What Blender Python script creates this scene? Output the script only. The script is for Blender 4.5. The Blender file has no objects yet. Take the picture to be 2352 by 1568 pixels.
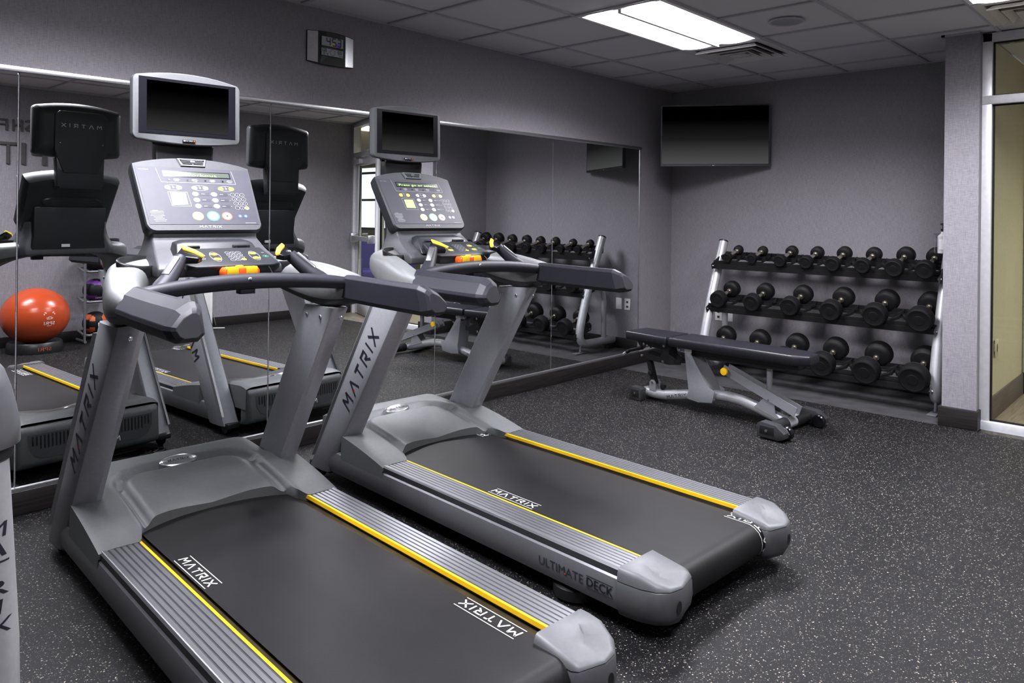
import bpy, bmesh, math, random
from math import sin, cos, pi, radians, sqrt, hypot
from mathutils import Vector, Matrix
random.seed(7)
C = bpy.context.scene.collection
SC = bpy.context.scene

# ------------------------------------------------------------------ materials
def nt(name):
    m = bpy.data.materials.new(name); m.use_nodes = True
    n = m.node_tree.nodes; l = m.node_tree.links
    return m, n, l, n['Principled BSDF']
def noise(n, l, scale, detail=2.0, vec=None):
    t = n.new('ShaderNodeTexNoise'); t.inputs['Scale'].default_value = scale; t.inputs['Detail'].default_value = detail
    if vec is not None: l.new(vec, t.inputs['Vector'])
    return t
def ramp(n, l, fac, stops):
    r = n.new('ShaderNodeValToRGB'); e = r.color_ramp.elements
    while len(e) < len(stops): e.new(0.5)
    for q, (p, c) in zip(e, stops): q.position = p; q.color = (c[0], c[1], c[2], 1)
    l.new(fac, r.inputs['Fac']); return r
def bump(n, l, h, b, strength=.2, dist=.002):
    k = n.new('ShaderNodeBump'); k.inputs['Strength'].default_value = strength; k.inputs['Distance'].default_value = dist
    l.new(h, k.inputs['Height']); l.new(k.outputs['Normal'], b.inputs['Normal'])
def mat(name, col, rough=.5, metal=0., var=.08, scale=40., bmp=0., bscale=600., spec=.5, coat=0.):
    m, n, l, b = nt(name)
    geo = n.new('ShaderNodeTexCoord')
    t = noise(n, l, scale, 3, geo.outputs['Object'])
    lo = [max(0, c*(1-var)) for c in col]; hi = [min(1, c*(1+var)) for c in col]
    r = ramp(n, l, t.outputs['Fac'], [(.3, lo), (.7, hi)])
    l.new(r.outputs['Color'], b.inputs['Base Color'])
    b.inputs['Roughness'].default_value = rough; b.inputs['Metallic'].default_value = metal
    b.inputs['Specular IOR Level'].default_value = spec
    b.inputs['Coat Weight'].default_value = coat; b.inputs['Coat Roughness'].default_value = .12
    if bmp:
        t2 = noise(n, l, bscale, 2, geo.outputs['Object']); bump(n, l, t2.outputs['Fac'], b, bmp, .0006)
    return m
def emis(name, col, strength):
    m, n, l, b = nt(name)
    b.inputs['Base Color'].default_value = (*col, 1); b.inputs['Emission Color'].default_value = (*col, 1)
    b.inputs['Emission Strength'].default_value = strength
    return m
def mapping(n, l, src, scale):
    mp = n.new('ShaderNodeMapping'); mp.inputs['Scale'].default_value = scale; l.new(src, mp.inputs['Vector']); return mp.outputs['Vector']

def wall_mat(name, c1, c2, s=1.):
    m, n, l, b = nt(name)
    g = n.new('ShaderNodeNewGeometry')
    v = noise(n, l, 1, 3, mapping(n, l, g.outputs['Position'], (520*s, 520*s, 18*s)))
    h = noise(n, l, 1, 3, mapping(n, l, g.outputs['Position'], (40*s, 40*s, 560*s)))
    big = noise(n, l, 5, 3, g.outputs['Position'])
    a = n.new('ShaderNodeMath'); a.operation = 'ADD'; l.new(v.outputs['Fac'], a.inputs[0]); l.new(h.outputs['Fac'], a.inputs[1])
    a3 = n.new('ShaderNodeMath'); a3.operation = 'MULTIPLY_ADD'; l.new(big.outputs['Fac'], a3.inputs[0]); a3.inputs[1].default_value = .12; l.new(a.outputs[0], a3.inputs[2])
    d = n.new('ShaderNodeMath'); d.operation = 'MULTIPLY'; l.new(a3.outputs[0], d.inputs[0]); d.inputs[1].default_value = .45
    r = ramp(n, l, d.outputs[0], [(.36, c1), (.66, c2)])
    l.new(r.outputs['Color'], b.inputs['Base Color']); b.inputs['Roughness'].default_value = .62
    b.inputs['Specular IOR Level'].default_value = .35
    bump(n, l, d.outputs[0], b, .35, .0015)
    return m
M = {}
M['wall'] = wall_mat('linen_wallpaper', (.185, .178, .196), (.325, .312, .334))
M['wall_dark'] = mat('low_bounce_end_wall', (.05, .048, .052), .6, 0, .1, 6)  # dark tone made up to cut bounce light from the left
M['wall_beige'] = wall_mat('beige_wallcovering', (.40, .38, .285), (.52, .495, .39), .8)
def floor_mat():
    m, n, l, b = nt('speckled_rubber')
    g = n.new('ShaderNodeNewGeometry')
    base = noise(n, l, 3.0, 5, g.outputs['Position'])
    r0 = ramp(n, l, base.outputs['Fac'], [(.3, (.0042, .0041, .0055)), (.7, (.0092, .0090, .0112))])
    fine = noise(n, l, 260, 3, g.outputs['Position'])
    r1 = ramp(n, l, fine.outputs['Fac'], [(.35, (.35, .35, .36)), (.7, (1.6, 1.6, 1.6))])
    mx0 = n.new('ShaderNodeMix'); mx0.data_type = 'RGBA'; mx0.blend_type = 'MULTIPLY'; mx0.inputs[0].default_value = 1
    l.new(r0.outputs['Color'], mx0.inputs[6]); l.new(r1.outputs['Color'], mx0.inputs[7])
    prev = mx0.outputs[2]
    for sc, thr, dist, col in ((120, .74, .28, (.24, .22, .185)), (210, .66, .32, (.10, .096, .09)), (75, .84, .19, (.36, .33, .28))):
        v = n.new('ShaderNodeTexVoronoi'); v.inputs['Scale'].default_value = sc; l.new(g.outputs['Position'], v.inputs['Vector'])
        sep = n.new('ShaderNodeSeparateColor'); l.new(v.outputs['Color'], sep.inputs[0])
        c1 = n.new('ShaderNodeMath'); c1.operation = 'GREATER_THAN'; l.new(sep.outputs[0], c1.inputs[0]); c1.inputs[1].default_value = thr
        c2 = n.new('ShaderNodeMath'); c2.operation = 'LESS_THAN'; l.new(v.outputs['Distance'], c2.inputs[0]); c2.inputs[1].default_value = dist
        k = n.new('ShaderNodeMath'); k.operation = 'MULTIPLY'; l.new(c1.outputs[0], k.inputs[0]); l.new(c2.outputs[0], k.inputs[1])
        mx = n.new('ShaderNodeMix'); mx.data_type = 'RGBA'; l.new(k.outputs[0], mx.inputs[0]); l.new(prev, mx.inputs[6]); mx.inputs[7].default_value = (*col, 1)
        prev = mx.outputs[2]
    l.new(prev, b.inputs['Base Color']); b.inputs['Roughness'].default_value = .6; b.inputs['Specular IOR Level'].default_value = .3
    bump(n, l, fine.outputs['Fac'], b, .25, .001)
    return m
M['floor'] = floor_mat()
M['floor_strip'] = mat('grey_rubber_tile', (.055, .054, .058), .6, 0, .2, 9, .15, 300)
def wood_mat(name, c1, c2, sx, sy, sz, rough=.45):
    m, n, l, b = nt(name); g = n.new('ShaderNodeNewGeometry')
    t = noise(n, l, 1, 5, mapping(n, l, g.outputs['Position'], (sx, sy, sz)))
    r = ramp(n, l, t.outputs['Fac'], [(.3, c1), (.7, c2)]); l.new(r.outputs['Color'], b.inputs['Base Color']); b.inputs['Roughness'].default_value = rough
    return m
M['base'] = wood_mat('dark_wood_base', (.010, .0085, .009), (.026, .022, .022), 4, 4, 120)
M['base_warm'] = wood_mat('brown_wood_base', (.07, .055, .045), (.12, .095, .08), 4, 4, 120)
M['floor_corr'] = wood_mat('wood_look_tile', (.16, .13, .10), (.27, .225, .18), 5, 60, 1)
def ceil_mat():
    m, n, l, b = nt('acoustic_tile'); g = n.new('ShaderNodeNewGeometry')
    t = noise(n, l, 350, 3, g.outputs['Position']); r = ramp(n, l, t.outputs['Fac'], [(.3, (.50, .49, .51)), (.7, (.60, .59, .61))])
    l.new(r.outputs['Color'], b.inputs['Base Color']); b.inputs['Roughness'].default_value = .9
    bump(n, l, t.outputs['Fac'], b, .2, .001); return m
M['ceil'] = ceil_mat()
M['grid'] = mat('ceiling_bar', (.40, .39, .42), .5, 0, .03)
M['white'] = mat('white_plastic', (.75, .75, .74), .4, 0, .03)
M['offwhite'] = mat('vent_enamel', (.55, .54, .54), .4, 0, .04)
M['cream'] = mat('cream_enamel', (.60, .57, .50), .45, 0, .04)
M['beigeplate'] = mat('beige_plate', (.45, .42, .30), .5, 0, .03)
M['alu'] = mat('brushed_aluminium', (.62, .63, .65), .28, .9, .06, 90)
M['alu_frame'] = mat('satin_frame', (.66, .66, .68), .38, .35, .05, 30)
M['silver'] = mat('silver_paint', (.33, .335, .36), .40, .30, .04, 60, .06, 900)
M['silver_lt'] = mat('light_silver_paint', (.42, .425, .445), .38, .35, .04, 60, .05, 900)
M['silver_body'] = mat('silver_handle_body', (.20, .207, .21), .44, .25, .04, 60, .05, 900)
M['shroud'] = mat('grey_shroud_plastic', (.125, .131, .134), .52, .0, .05, 60, .12, 900)
M['conface'] = mat('console_face_grey', (.060, .061, .068), .55, 0, .04, 60, .08, 900, .35)
M['conbase'] = mat('console_base_grey', (.070, .071, .079), .46, 0, .04, 60, .10, 900, .4)
M['bezelgrey'] = mat('bezel_grey', (.105, .11, .115), .60, 0, .04, 60, .08, 900, .3)
M['side'] = mat('side_panel_grey', (.17, .172, .185), .36, .35, .04, 60, .05, 900)
M['dkgrey'] = mat('dark_grey_plastic', (.036, .037, .042), .42, 0, .06, 60, .15, 800)
M['black'] = mat('black_plastic', (.016, .016, .018), .40, 0, .1, 60, .1, 800)
M['grip'] = mat('grip_rubber', (.019, .019, .027), .52, 0, .08, 50, .35, 1400, .38)
M['rubber'] = mat('black_rubber', (.008, .008, .009), .58, 0, .15, 40, .2, 500, .28)
M['gloss'] = mat('gloss_black', (.010, .010, .014), .22, 0, .02, 40, 0, 600, .3)
M['backgrey'] = mat('rear_cover_plastic', (.024, .026, .030), .42, 0, .06, 60, .12, 800)
M['capcover'] = mat('cap_cover_grey', (.135, .14, .148), .50, .15, .04, 60, .10, 800)
M['capgrey'] = mat('end_cap_grey', (.10, .102, .110), .42, .1, .05, 60, .1, 800)
M['vinyl'] = mat('black_vinyl', (.013, .013, .018), .38, 0, .08, 60, .25, 700)
M['chrome'] = mat('chrome_handle', (.62, .58, .50), .25, .95, .2, 90)
M['bolt'] = mat('steel_bolt', (.7, .7, .7), .2, 1., .05)
M['railalu'] = mat('foot_rail_metal', (.36, .365, .385), .32, .8, .03, 8)
M['railgroove'] = mat('foot_rail_groove', (.085, .086, .098), .42, .4, .08, 30)
M['yellow'] = mat('yellow_plastic', (.80, .50, .015), .4, 0, .03)
M['yellowkey'] = mat('yellow_button', (.85, .70, .06), .35, 0, .03)
M['orange'] = mat('orange_red_plastic', (.75, .12, .015), .3, 0, .04)
M['red'] = mat('red_dot', (.7, .05, .03), .4, 0, .02)
M['green'] = mat('green_ring', (.03, .40, .20), .35, 0, .02)
M['redring'] = mat('red_ring', (.6, .10, .06), .35, 0, .02)
M['blue'] = mat('blue_key', (.06, .10, .35), .35, 0, .02)
M['key'] = mat('white_key', (.36, .36, .38), .3, 0, .02)
M['ink'] = mat('white_print', (.78, .78, .78), .45, 0, .02)
M['panelink'] = mat('console_print', (.36, .36, .38), .5, 0, .02)
M['inkgrey'] = mat('grey_print', (.40, .41, .43), .4, .2, .02)
M['inkdark'] = mat('dark_print', (.018, .018, .030), .5, 0, .02)
M['brass'] = mat('deck_edge_tape', (.07, .058, .032), .3, .3, .25, 12)
def panel_mat():
    m = mat('console_overlay', (.060, .060, .073), .48, 0, .04, 20, .06, 160, .22, .0); return m
M['panel'] = panel_mat()
M['lcd'] = mat('lcd_window', (.07, .085, .07), .2, 0, .02)
M['lcdgreen'] = emis('lcd_green', (.42, .75, .30), .22)
M['lcdtext'] = emis('lcd_text', (.55, .95, .25), .8)
def belt_mat():
    m, n, l, b = nt('running_belt'); tc = n.new('ShaderNodeTexCoord')
    k = n.new('ShaderNodeTexChecker'); k.inputs['Scale'].default_value = 330; l.new(tc.outputs['Object'], k.inputs['Vector'])
    t = noise(n, l, 3.5, 5, mapping(n, l, tc.outputs['Object'], (2.2, .8, 1)))
    r = ramp(n, l, t.outputs['Fac'], [(.3, (.0075, .0072, .0086)), (.75, (.0150, .0145, .0165))])
    mx = n.new('ShaderNodeMix'); mx.data_type = 'RGBA'; mx.blend_type = 'MULTIPLY'; mx.inputs[0].default_value = .45
    l.new(r.outputs['Color'], mx.inputs[6]); l.new(k.outputs['Color'], mx.inputs[7])
    l.new(mx.outputs[2], b.inputs['Base Color']); b.inputs['Roughness'].default_value = .5; b.inputs['Specular IOR Level'].default_value = .35
    bump(n, l, k.outputs['Fac'], b, .35, .0006); return m
M['belt'] = belt_mat()
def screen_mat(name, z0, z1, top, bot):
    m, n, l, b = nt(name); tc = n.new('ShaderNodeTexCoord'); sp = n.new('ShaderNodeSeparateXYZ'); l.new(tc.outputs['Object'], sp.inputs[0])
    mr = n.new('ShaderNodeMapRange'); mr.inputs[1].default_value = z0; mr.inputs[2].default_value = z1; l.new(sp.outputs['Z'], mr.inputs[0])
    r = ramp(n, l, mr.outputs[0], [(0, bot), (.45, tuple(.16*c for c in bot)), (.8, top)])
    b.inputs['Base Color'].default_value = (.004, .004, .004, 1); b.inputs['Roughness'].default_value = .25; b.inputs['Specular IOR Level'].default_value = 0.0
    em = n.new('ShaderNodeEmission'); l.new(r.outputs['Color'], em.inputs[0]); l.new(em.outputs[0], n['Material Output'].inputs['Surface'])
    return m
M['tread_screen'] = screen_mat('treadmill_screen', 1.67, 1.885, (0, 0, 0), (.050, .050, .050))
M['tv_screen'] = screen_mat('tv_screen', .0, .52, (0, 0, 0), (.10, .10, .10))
def mirror_mat():
    m, n, l, b = nt('mirror_silver'); b.inputs['Base Color'].default_value = (.80, .815, .815, 1)
    b.inputs['Metallic'].default_value = 1; b.inputs['Roughness'].default_value = .0
    tc = n.new('ShaderNodeTexCoord'); t = noise(n, l, 3, 4, tc.outputs['Object'])
    r = ramp(n, l, t.outputs['Fac'], [(.3, (.79, .805, .81)), (.7, (.82, .83, .83))]); l.new(r.outputs['Color'], b.inputs['Base Color'])
    return m
M['mirror'] = mirror_mat()
def glass_mat(name, tint=(.93, .95, .92), refl=.08):
    m, n, l, b = nt(name); out = n['Material Output']
    tr = n.new('ShaderNodeBsdfTransparent'); tr.inputs[0].default_value = (*tint, 1)
    gl = n.new('ShaderNodeBsdfGlossy'); gl.inputs['Roughness'].default_value = .0
    fr = n.new('ShaderNodeFresnel'); fr.inputs[0].default_value = 1.45
    g = n.new('ShaderNodeNewGeometry'); inv = n.new('ShaderNodeMath'); inv.operation = 'SUBTRACT'; inv.inputs[0].default_value = 1; l.new(g.outputs['Backfacing'], inv.inputs[1])
    ml = n.new('ShaderNodeMath'); ml.operation = 'MULTIPLY'; l.new(fr.outputs[0], ml.inputs[0]); l.new(inv.outputs[0], ml.inputs[1])
    mx = n.new('ShaderNodeMixShader'); l.new(ml.outputs[0], mx.inputs[0]); l.new(tr.outputs[0], mx.inputs[1]); l.new(gl.outputs[0], mx.inputs[2])
    l.new(mx.outputs[0], out.inputs['Surface']); return m
M['glass'] = glass_mat('clear_glass')
M['lamp'] = emis('lamp_diffuser', (.97, .95, 1.0), 9.0)
M['fill_corr'] = emis('corridor_fill_lamp', (1.0, .92, .76), 9.0)  # warm glow of the added lobby troffers
def ball_mat():
    m = mat('burnt_orange_vinyl', (.42, .070, .022), .26, 0, .05, 6); return m
M['ball'] = ball_mat()
M['medblue'] = mat('medicine_blue', (.02, .06, .22), .5, 0, .05, 40, .3, 500)
M['medpurple'] = mat('medicine_purple', (.09, .025, .17), .5, 0, .05, 40, .3, 500)
M['medorange'] = mat('medicine_orange', (.40, .085, .025), .5, 0, .05, 40, .3, 500)
M['navy'] = mat('navy_upholstery', (.018, .014, .16), .8, 0, .12, 25, .3, 300)
M['sign'] = mat('dark_sign_letter', (.075, .070, .072), .5, 0, .05)
M['fabric'] = mat('white_sign_panel', (.62, .62, .61), .7, 0, .04, 8)
M['lcdclock'] = mat('clock_lcd', (.33, .36, .37), .25, 0, .08, 30)
M['lcdyel'] = mat('clock_lcd_yellow', (.42, .42, .12), .3, 0, .03)
M['lcdvio'] = mat('clock_lcd_violet', (.22, .10, .55), .3, 0, .03)
M['acrylic'] = glass_mat('clear_acrylic', (.95, .95, .96))
M['warn'] = mat('warning_label', (.75, .73, .68), .5, 0, .03)

# ------------------------------------------------------------------ mesh builder
_tc = {}
def text_mesh(s):
    """triangulated outline of a string, height of capitals about .69 -> (verts2d, faces)"""
    if s in _tc: return _tc[s]
    cu = bpy.data.curves.new('t', 'FONT'); cu.body = s; cu.size = 1; cu.resolution_u = 2
    o = bpy.data.objects.new('t', cu); C.objects.link(o)
    dg = bpy.context.evaluated_depsgraph_get()
    me = bpy.data.meshes.new_from_object(o.evaluated_get(dg))
    v = [(p.co.x/.69, p.co.y/.69) for p in me.vertices]; f = [tuple(p.vertices) for p in me.polygons]
    bpy.data.objects.remove(o); bpy.data.curves.remove(cu); bpy.data.meshes.remove(me)
    _tc[s] = (v, f); return _tc[s]
def fine(tm, lev=2):
    v, f = tm; T_ = []
    for q in f:
        for i in range(1, len(q)-1): T_.append((v[q[0]], v[q[i]], v[q[i+1]]))
    for _ in range(lev):
        N_ = []
        for a, b, c in T_:
            ab, bc, ca = [((p[0]+q[0])/2, (p[1]+q[1])/2) for p, q in ((a, b), (b, c), (c, a))]
            N_ += [(a, ab, ca), (ab, b, bc), (ca, bc, c), (ab, bc, ca)]
        T_ = N_
    return [p for t in T_ for p in t], [(3*i, 3*i+1, 3*i+2) for i in range(len(T_))]
def stroke(x0, y0, x1, y1, w):
    d = Vector((x1-x0, y1-y0)).normalized(); n = Vector((-d.y, d.x))*w/2
    return [(x0-n.x, y0-n.y), (x1-n.x, y1-n.y), (x1+n.x, y1+n.y), (x0+n.x, y0+n.y)]
def logo_mesh(gap=.5, w=.17, slant=.0, dot=False):
    k = ('MX', gap, w, slant)
    if k in _tc: return _tc[k]
    G = [(1.15, [(0, 0, .12, 1), (.12, 1, .56, .4), (.56, .4, 1.03, 1), (1.03, 1, 1.15, 0)]),
         (1.1, [(0, 0, .55, 1), (.55, 1, 1.1, 0)]), (1.0, [(0, 1-w/2, 1.0, 1-w/2), (.5, 1, .5, 0)]),
         (1.0, [(.05, 0, .05, 1), (.05, 1-w/2, .85, 1-w/2), (.85, 1, .85, .45), (.9, .45, .35, .45), (.42, .45, 1.0, 0)]),
         (.1, [(.05, 0, .05, 1)]), (1.05, [(0, 0, 1.05, 1), (0, 1, 1.05, 0)])]
    v, f, x = [], [], 0
    for adv, ss in G:
        for s in ss:
            q = stroke(*s, w); i = len(v); v += [(x+a+slant*b, b) for a, b in q]; f.append((i, i+1, i+2, i+3))
        x += adv+gap
    x -= gap
    _tc[k] = (v, f); return _tc[k]
class MB:
    def __init__(s): s.v, s.f, s.m = [], [], []
    def add(s, v, f, m=0):
        i = len(s.v); s.v += [tuple(p) for p in v]
        for q in f: s.f.append(tuple(i+k for k in q)); s.m.append(m)
        return s
    def box(s, x0, x1, y0, y1, z0, z1, m=0, fn=None):
        v = [(x, y, z) for z in (z0, z1) for y in (y0, y1) for x in (x0, x1)]
        if fn: v = [fn(*p) for p in v]
        return s.add(v, [(0, 2, 3, 1), (4, 5, 7, 6), (0, 1, 5, 4), (2, 6, 7, 3), (0, 4, 6, 2), (1, 3, 7, 5)], m)
    def prism(s, base, ext, m=0, mcap=None):
        n = len(base); e = Vector(ext); b = [Vector(p) for p in base]
        v = b+[p+e for p in b]
        f = [(i, (i+1) % n, (i+1) % n+n, i+n) for i in range(n)]
        s.add(v, f, m); mc = m if mcap is None else mcap
        s.add(b, [tuple(range(n))[::-1]], mc); s.add([p+e for p in b], [tuple(range(n))], mc)
        return s
    def loft(s, rings, m=0, cap0=True, cap1=True, ms=None, closed=True, mc0=None, mc1=None):
        n = len(rings[0]); i0 = len(s.v)
        for r in rings: s.v += [tuple(p) for p in r]
        for k in range(len(rings)-1):
            for j in range(n if closed else n-1):
                a = i0+k*n+j; b = i0+k*n+(j+1) % n
                s.f.append((a, b, b+n, a+n)); s.m.append(ms[k] if ms else m)
        if cap0: s.f.append(tuple(range(i0, i0+n))[::-1]); s.m.append(m if mc0 is None else mc0)
        if cap1: e = i0+(len(rings)-1)*n; s.f.append(tuple(range(e, e+n))); s.m.append(m if mc1 is None else mc1)
        return s
    def tube(s, path, r, n=14, m=0, cap=True):
        P = [Vector(p) for p in path]; R = r if isinstance(r, (list, tuple)) else [r]*len(P)
        t0 = (P[1]-P[0]).normalized(); up = Vector((0, 0, 1)) if abs(t0.z) < .9 else Vector((0, 1, 0))
        nx = t0.cross(up).normalized(); rings = []
        for i, p in enumerate(P):
            t = (P[min(i+1, len(P)-1)]-P[max(i-1, 0)]).normalized()
            nx = (nx-t*nx.dot(t)).normalized(); b = t.cross(nx)
            rings.append([p+(nx*cos(2*pi*k/n)+b*sin(2*pi*k/n))*R[i] for k in range(n)])
        return s.loft(rings, m, cap, cap)
    def lathe(s, prof, o, axis=(0, 0, 1), n=24, m=0, ms=None):
        a = Vector(axis).normalized(); up = Vector((1, 0, 0)) if abs(a.x) < .9 else Vector((0, 1, 0))
        x = a.cross(up).normalized(); y = a.cross(x); o = Vector(o)
        return s.loft([[o+a*h+(x*cos(2*pi*k/n)+y*sin(2*pi*k/n))*max(r, 1e-5) for k in range(n)] for r, h in prof], m, True, True, ms)
    def disc(s, o, xd, yd, rx, ry, m=0, n=20):
        o, xd, yd = Vector(o), Vector(xd), Vector(yd)
        return s.add([o+xd*rx*cos(2*pi*k/n)+yd*ry*sin(2*pi*k/n) for k in range(n)], [tuple(range(n))], m)
    def ring(s, o, xd, yd, rx, ry, w, m=0, n=24):
        o, xd, yd = Vector(o), Vector(xd), Vector(yd); v = []
        for k in range(n):
            d = xd*cos(2*pi*k/n); e = yd*sin(2*pi*k/n); v += [o+d*rx+e*ry, o+d*(rx-w)+e*(ry-w)]
        return s.add(v, [(2*k, (2*k+2) % (2*n), (2*k+3) % (2*n), 2*k+1) for k in range(n)], m)
    def quad(s, o, xd, yd, w, h, m=0):
        o, xd, yd = Vector(o), Vector(xd)*w/2, Vector(yd)*h/2
        return s.add([o-xd-yd, o+xd-yd, o+xd+yd, o-xd+yd], [(0, 1, 2, 3)], m)
    def flat(s, tm, o, xd, yd, h, m=0, align=0, width=None, fn=None):
        """lay a 2-d letter mesh on a plane; align -1 left, 0 centre, 1 right"""
        v, f = tm; x0 = min(p[0] for p in v); x1 = max(p[0] for p in v)
        hx = h if width is None else width/(x1-x0)
        sh = {-1: x0, 0: (x0+x1)/2, 1: x1}[align]
        if fn: return s.add([fn((a-sh)*hx, b*h) for a, b in v], f, m)
        o, xd, yd = Vector(o), Vector(xd), Vector(yd)
        return s.add([o+xd*((a-sh)*hx)+yd*(b*h) for a, b in v], f, m)
    def build(s, name, mats, parent=None, bevel=0, seg=2, ang=34, smooth=True, sub=0):
        me = bpy.data.meshes.new(name); me.from_pydata(s.v, [], s.f)
        if not isinstance(mats, (list, tuple)): mats = [mats]
        for k in mats: me.materials.append(M[k])
        me.polygons.foreach_set('material_index', s.m)
        bm = bmesh.new(); bm.from_mesh(me)
        bmesh.ops.remove_doubles(bm, verts=bm.verts, dist=1e-6)
        bmesh.ops.recalc_face_normals(bm, faces=bm.faces)
        if bevel:
            es = [e for e in bm.edges if len(e.link_faces) == 2 and e.calc_face_angle(0) > radians(28)]
            if es: bmesh.ops.bevel(bm, geom=es, offset=bevel, segments=seg, profile=.5, affect='EDGES', clamp_overlap=True)
        bm.to_mesh(me); bm.free()
        if smooth:
            me.shade_smooth(); me.set_sharp_from_angle(angle=radians(ang))
        o = bpy.data.objects.new(name, me); C.objects.link(o)
        if parent: o.parent = parent
        if sub:
            md = o.modifiers.new('sub', 'SUBSURF'); md.levels = sub; md.render_levels = sub
        return o
def tag(o, label=None, cat=None, group=None, kind=None):
    if label: o['label'] = label
    if cat: o['category'] = cat
    if group: o['group'] = group
    if kind: o['kind'] = kind
    return o
def thing(name, label, cat, loc=(0, 0, 0), rz=0, group=None):
    o = bpy.data.objects.new(name, None); C.objects.link(o); o.location = loc; o.rotation_euler = (0, 0, rz); o.empty_display_size = .1
    return tag(o, label, cat, group)
def struct(name, mb, m, parent=None, **k):
    o = mb.build(name, m, parent, **k)
    if not parent: o['kind'] = 'structure'
    return o
def dup(root, loc=None, label=None, scale=None, rz=None):
    r = root.copy(); C.objects.link(r)
    if loc: r.location = loc
    if label: r['label'] = label
    if scale: r.scale = scale
    if rz is not None: r.rotation_euler = (0, 0, rz)
    for ch in list(root.children):
        c = ch.copy(); C.objects.link(c); c.parent = r
        for g in list(ch.children):
            d = g.copy(); C.objects.link(d); d.parent = c
    return r
def arc(c, r, a0, a1, n):
    return [(c[0]+r*cos(radians(a0+(a1-a0)*k/n)), c[1]+r*sin(radians(a0+(a1-a0)*k/n))) for k in range(n+1)]
def rrect(w, h, r, n=4, arch=0., archb=0.):
    """rounded rectangle outline centred on 0,0; arch lifts the middle of the top edge"""
    P = arc((w/2-r, h/2-r), r, 0, 90, n)
    if arch:
        K = 10
        P += [(w/2-r-(w-2*r)*k/K, h/2+arch*(1-(2*k/K-1)**2)) for k in range(1, K)]
    P += arc((-w/2+r, h/2-r), r, 90, 180, n)+arc((-w/2+r, -h/2+r), r, 180, 270, n)
    if archb:
        K = 10
        P += [(-w/2+r+(w-2*r)*k/K, -h/2-archb*(1-(2*k/K-1)**2)) for k in range(1, K)]
    return P+arc((w/2-r, -h/2+r), r, 270, 360, n)

H = 2.541; T = .6096; GX = .354; GY = .429

# ------------------------------------------------------------------ room shell
XL, YB = -8.6, -4.77                 # left end wall, wall behind the camera
PX, PY0, PY1 = -.835, -2.575, -2.775  # stub wall end face and its two sides
WT = .12
struct('wall_mirror_side', MB().box(XL, WT, 0, WT, -.02, H+.1), 'wall')
struct('wall_far', MB().box(0, WT, PY0, 0, -.02, H+.1), 'wall')
struct('wall_back', MB().box(XL-WT, -.36, YB-WT, YB, -.02, H+.1), 'wall')
struct('wall_left', MB().box(XL-WT, XL, YB-.02, 0, -.02, H+.1), 'wall_dark')  # out of view; darkened so the left side gets less bounce
struct('wall_stub', MB().box(PX, WT, PY1, PY0, -.02, H+.1), 'wall')
struct('floor', MB().box(XL, PX-.02, YB, 0, -.08, 0), 'floor', smooth=False)
struct('floor_strip', MB().box(PX-.02, 0, PY1, 0, -.08, -.001), 'floor_strip', smooth=False)
# ceiling panels with a shallow reveal at every bar
cb = MB(); cb.box(XL, 4.2, -13.0, WT, H+.008, H+.06)
struct('ceiling', cb, 'ceil', smooth=False)
gb = MB()
k = -1
while True:
    x = -GX-T*k
    if x < XL: break
    if x < .0: gb.box(x-.0115, x+.0115, YB, 0, H-.002, H+.012)
    k += 1
for j in range(0, 8): gb.box(XL, 0 if j < 4 else -.35, -GY-T*j-.0115, -GY-T*j+.0115, H-.001, H+.011)
gb.box(XL, 0, -.02, 0, H-.004, H+.012).box(-.02, 0, PY0, 0, H-.004, H+.012).box(XL, -.36, YB, YB+.02, H-.004, H+.012)
gb.box(PX-.02, 0, PY0, PY0+.02, H-.004, H+.012).box(PX-.02, PX, PY1, PY0+.02, H-.004, H+.012)
struct('ceiling_grid', gb, 'grid', smooth=False)
# baseboards
def bb(name, x0, x1, y0, y1, m='base', h=.105, z=0.): struct(name, MB().box(x0, x1, y0, y1, z, h), m, bevel=.003)
bb('baseboard_mirror_side', XL, 0, -.026, 0)
bb('baseboard_far', -.016, 0, PY0, -.026)
bb('baseboard_back', XL, -.36, YB, YB+.016)
bb('baseboard_stub', PX-.018, -.02, PY1-.012, PY0+.018, 'base', .125)
bb('baseboard_left', XL, XL+.016, YB, 0)
struct('trim_1', MB().box(-7.85, -.552, -.022, 0, 1.949, 1.972), 'alu', bevel=.002)
struct('trim_2', MB().box(-7.85, -.552, -.017, 0, .105, .121), 'alu', bevel=.002)
struct('trim_3', MB().box(-.563, -.555, -.012, 0, .121, 1.949), 'alu', bevel=.001)
seams = [-.563, -1.777, -2.982, -4.193, -5.388, -6.6, -7.82]
mlab = ['right end mirror panel, next to the hanging television', 'mirror panel reflecting the dumbbell rack, second from the right end', 'mirror panel behind the screen of the far treadmill',
        'mirror panel behind the right handrail of the near treadmill', 'mirror panel behind the near treadmill, reflecting the orange ball', 'mirror panel cut by the left edge of the picture']
for i in range(6):
    a, b = seams[i+1]+.002, seams[i]-.002
    mb = MB().loft([[(a, 0, .121), (b, 0, .121), (b, 0, 1.949), (a, 0, 1.949)], [(a, -.005, .121), (b, -.005, .121), (b, -.005, 1.949), (a, -.005, 1.949)],
                    [(a+.002, -.006, .123), (b-.002, -.006, .123), (b-.002, -.006, 1.947), (a+.002, -.006, 1.947)]])
    tag(mb.build('wall_mirror', 'mirror', smooth=False), mlab[i], 'mirror', 'frameless wall mirror panels')

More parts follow.
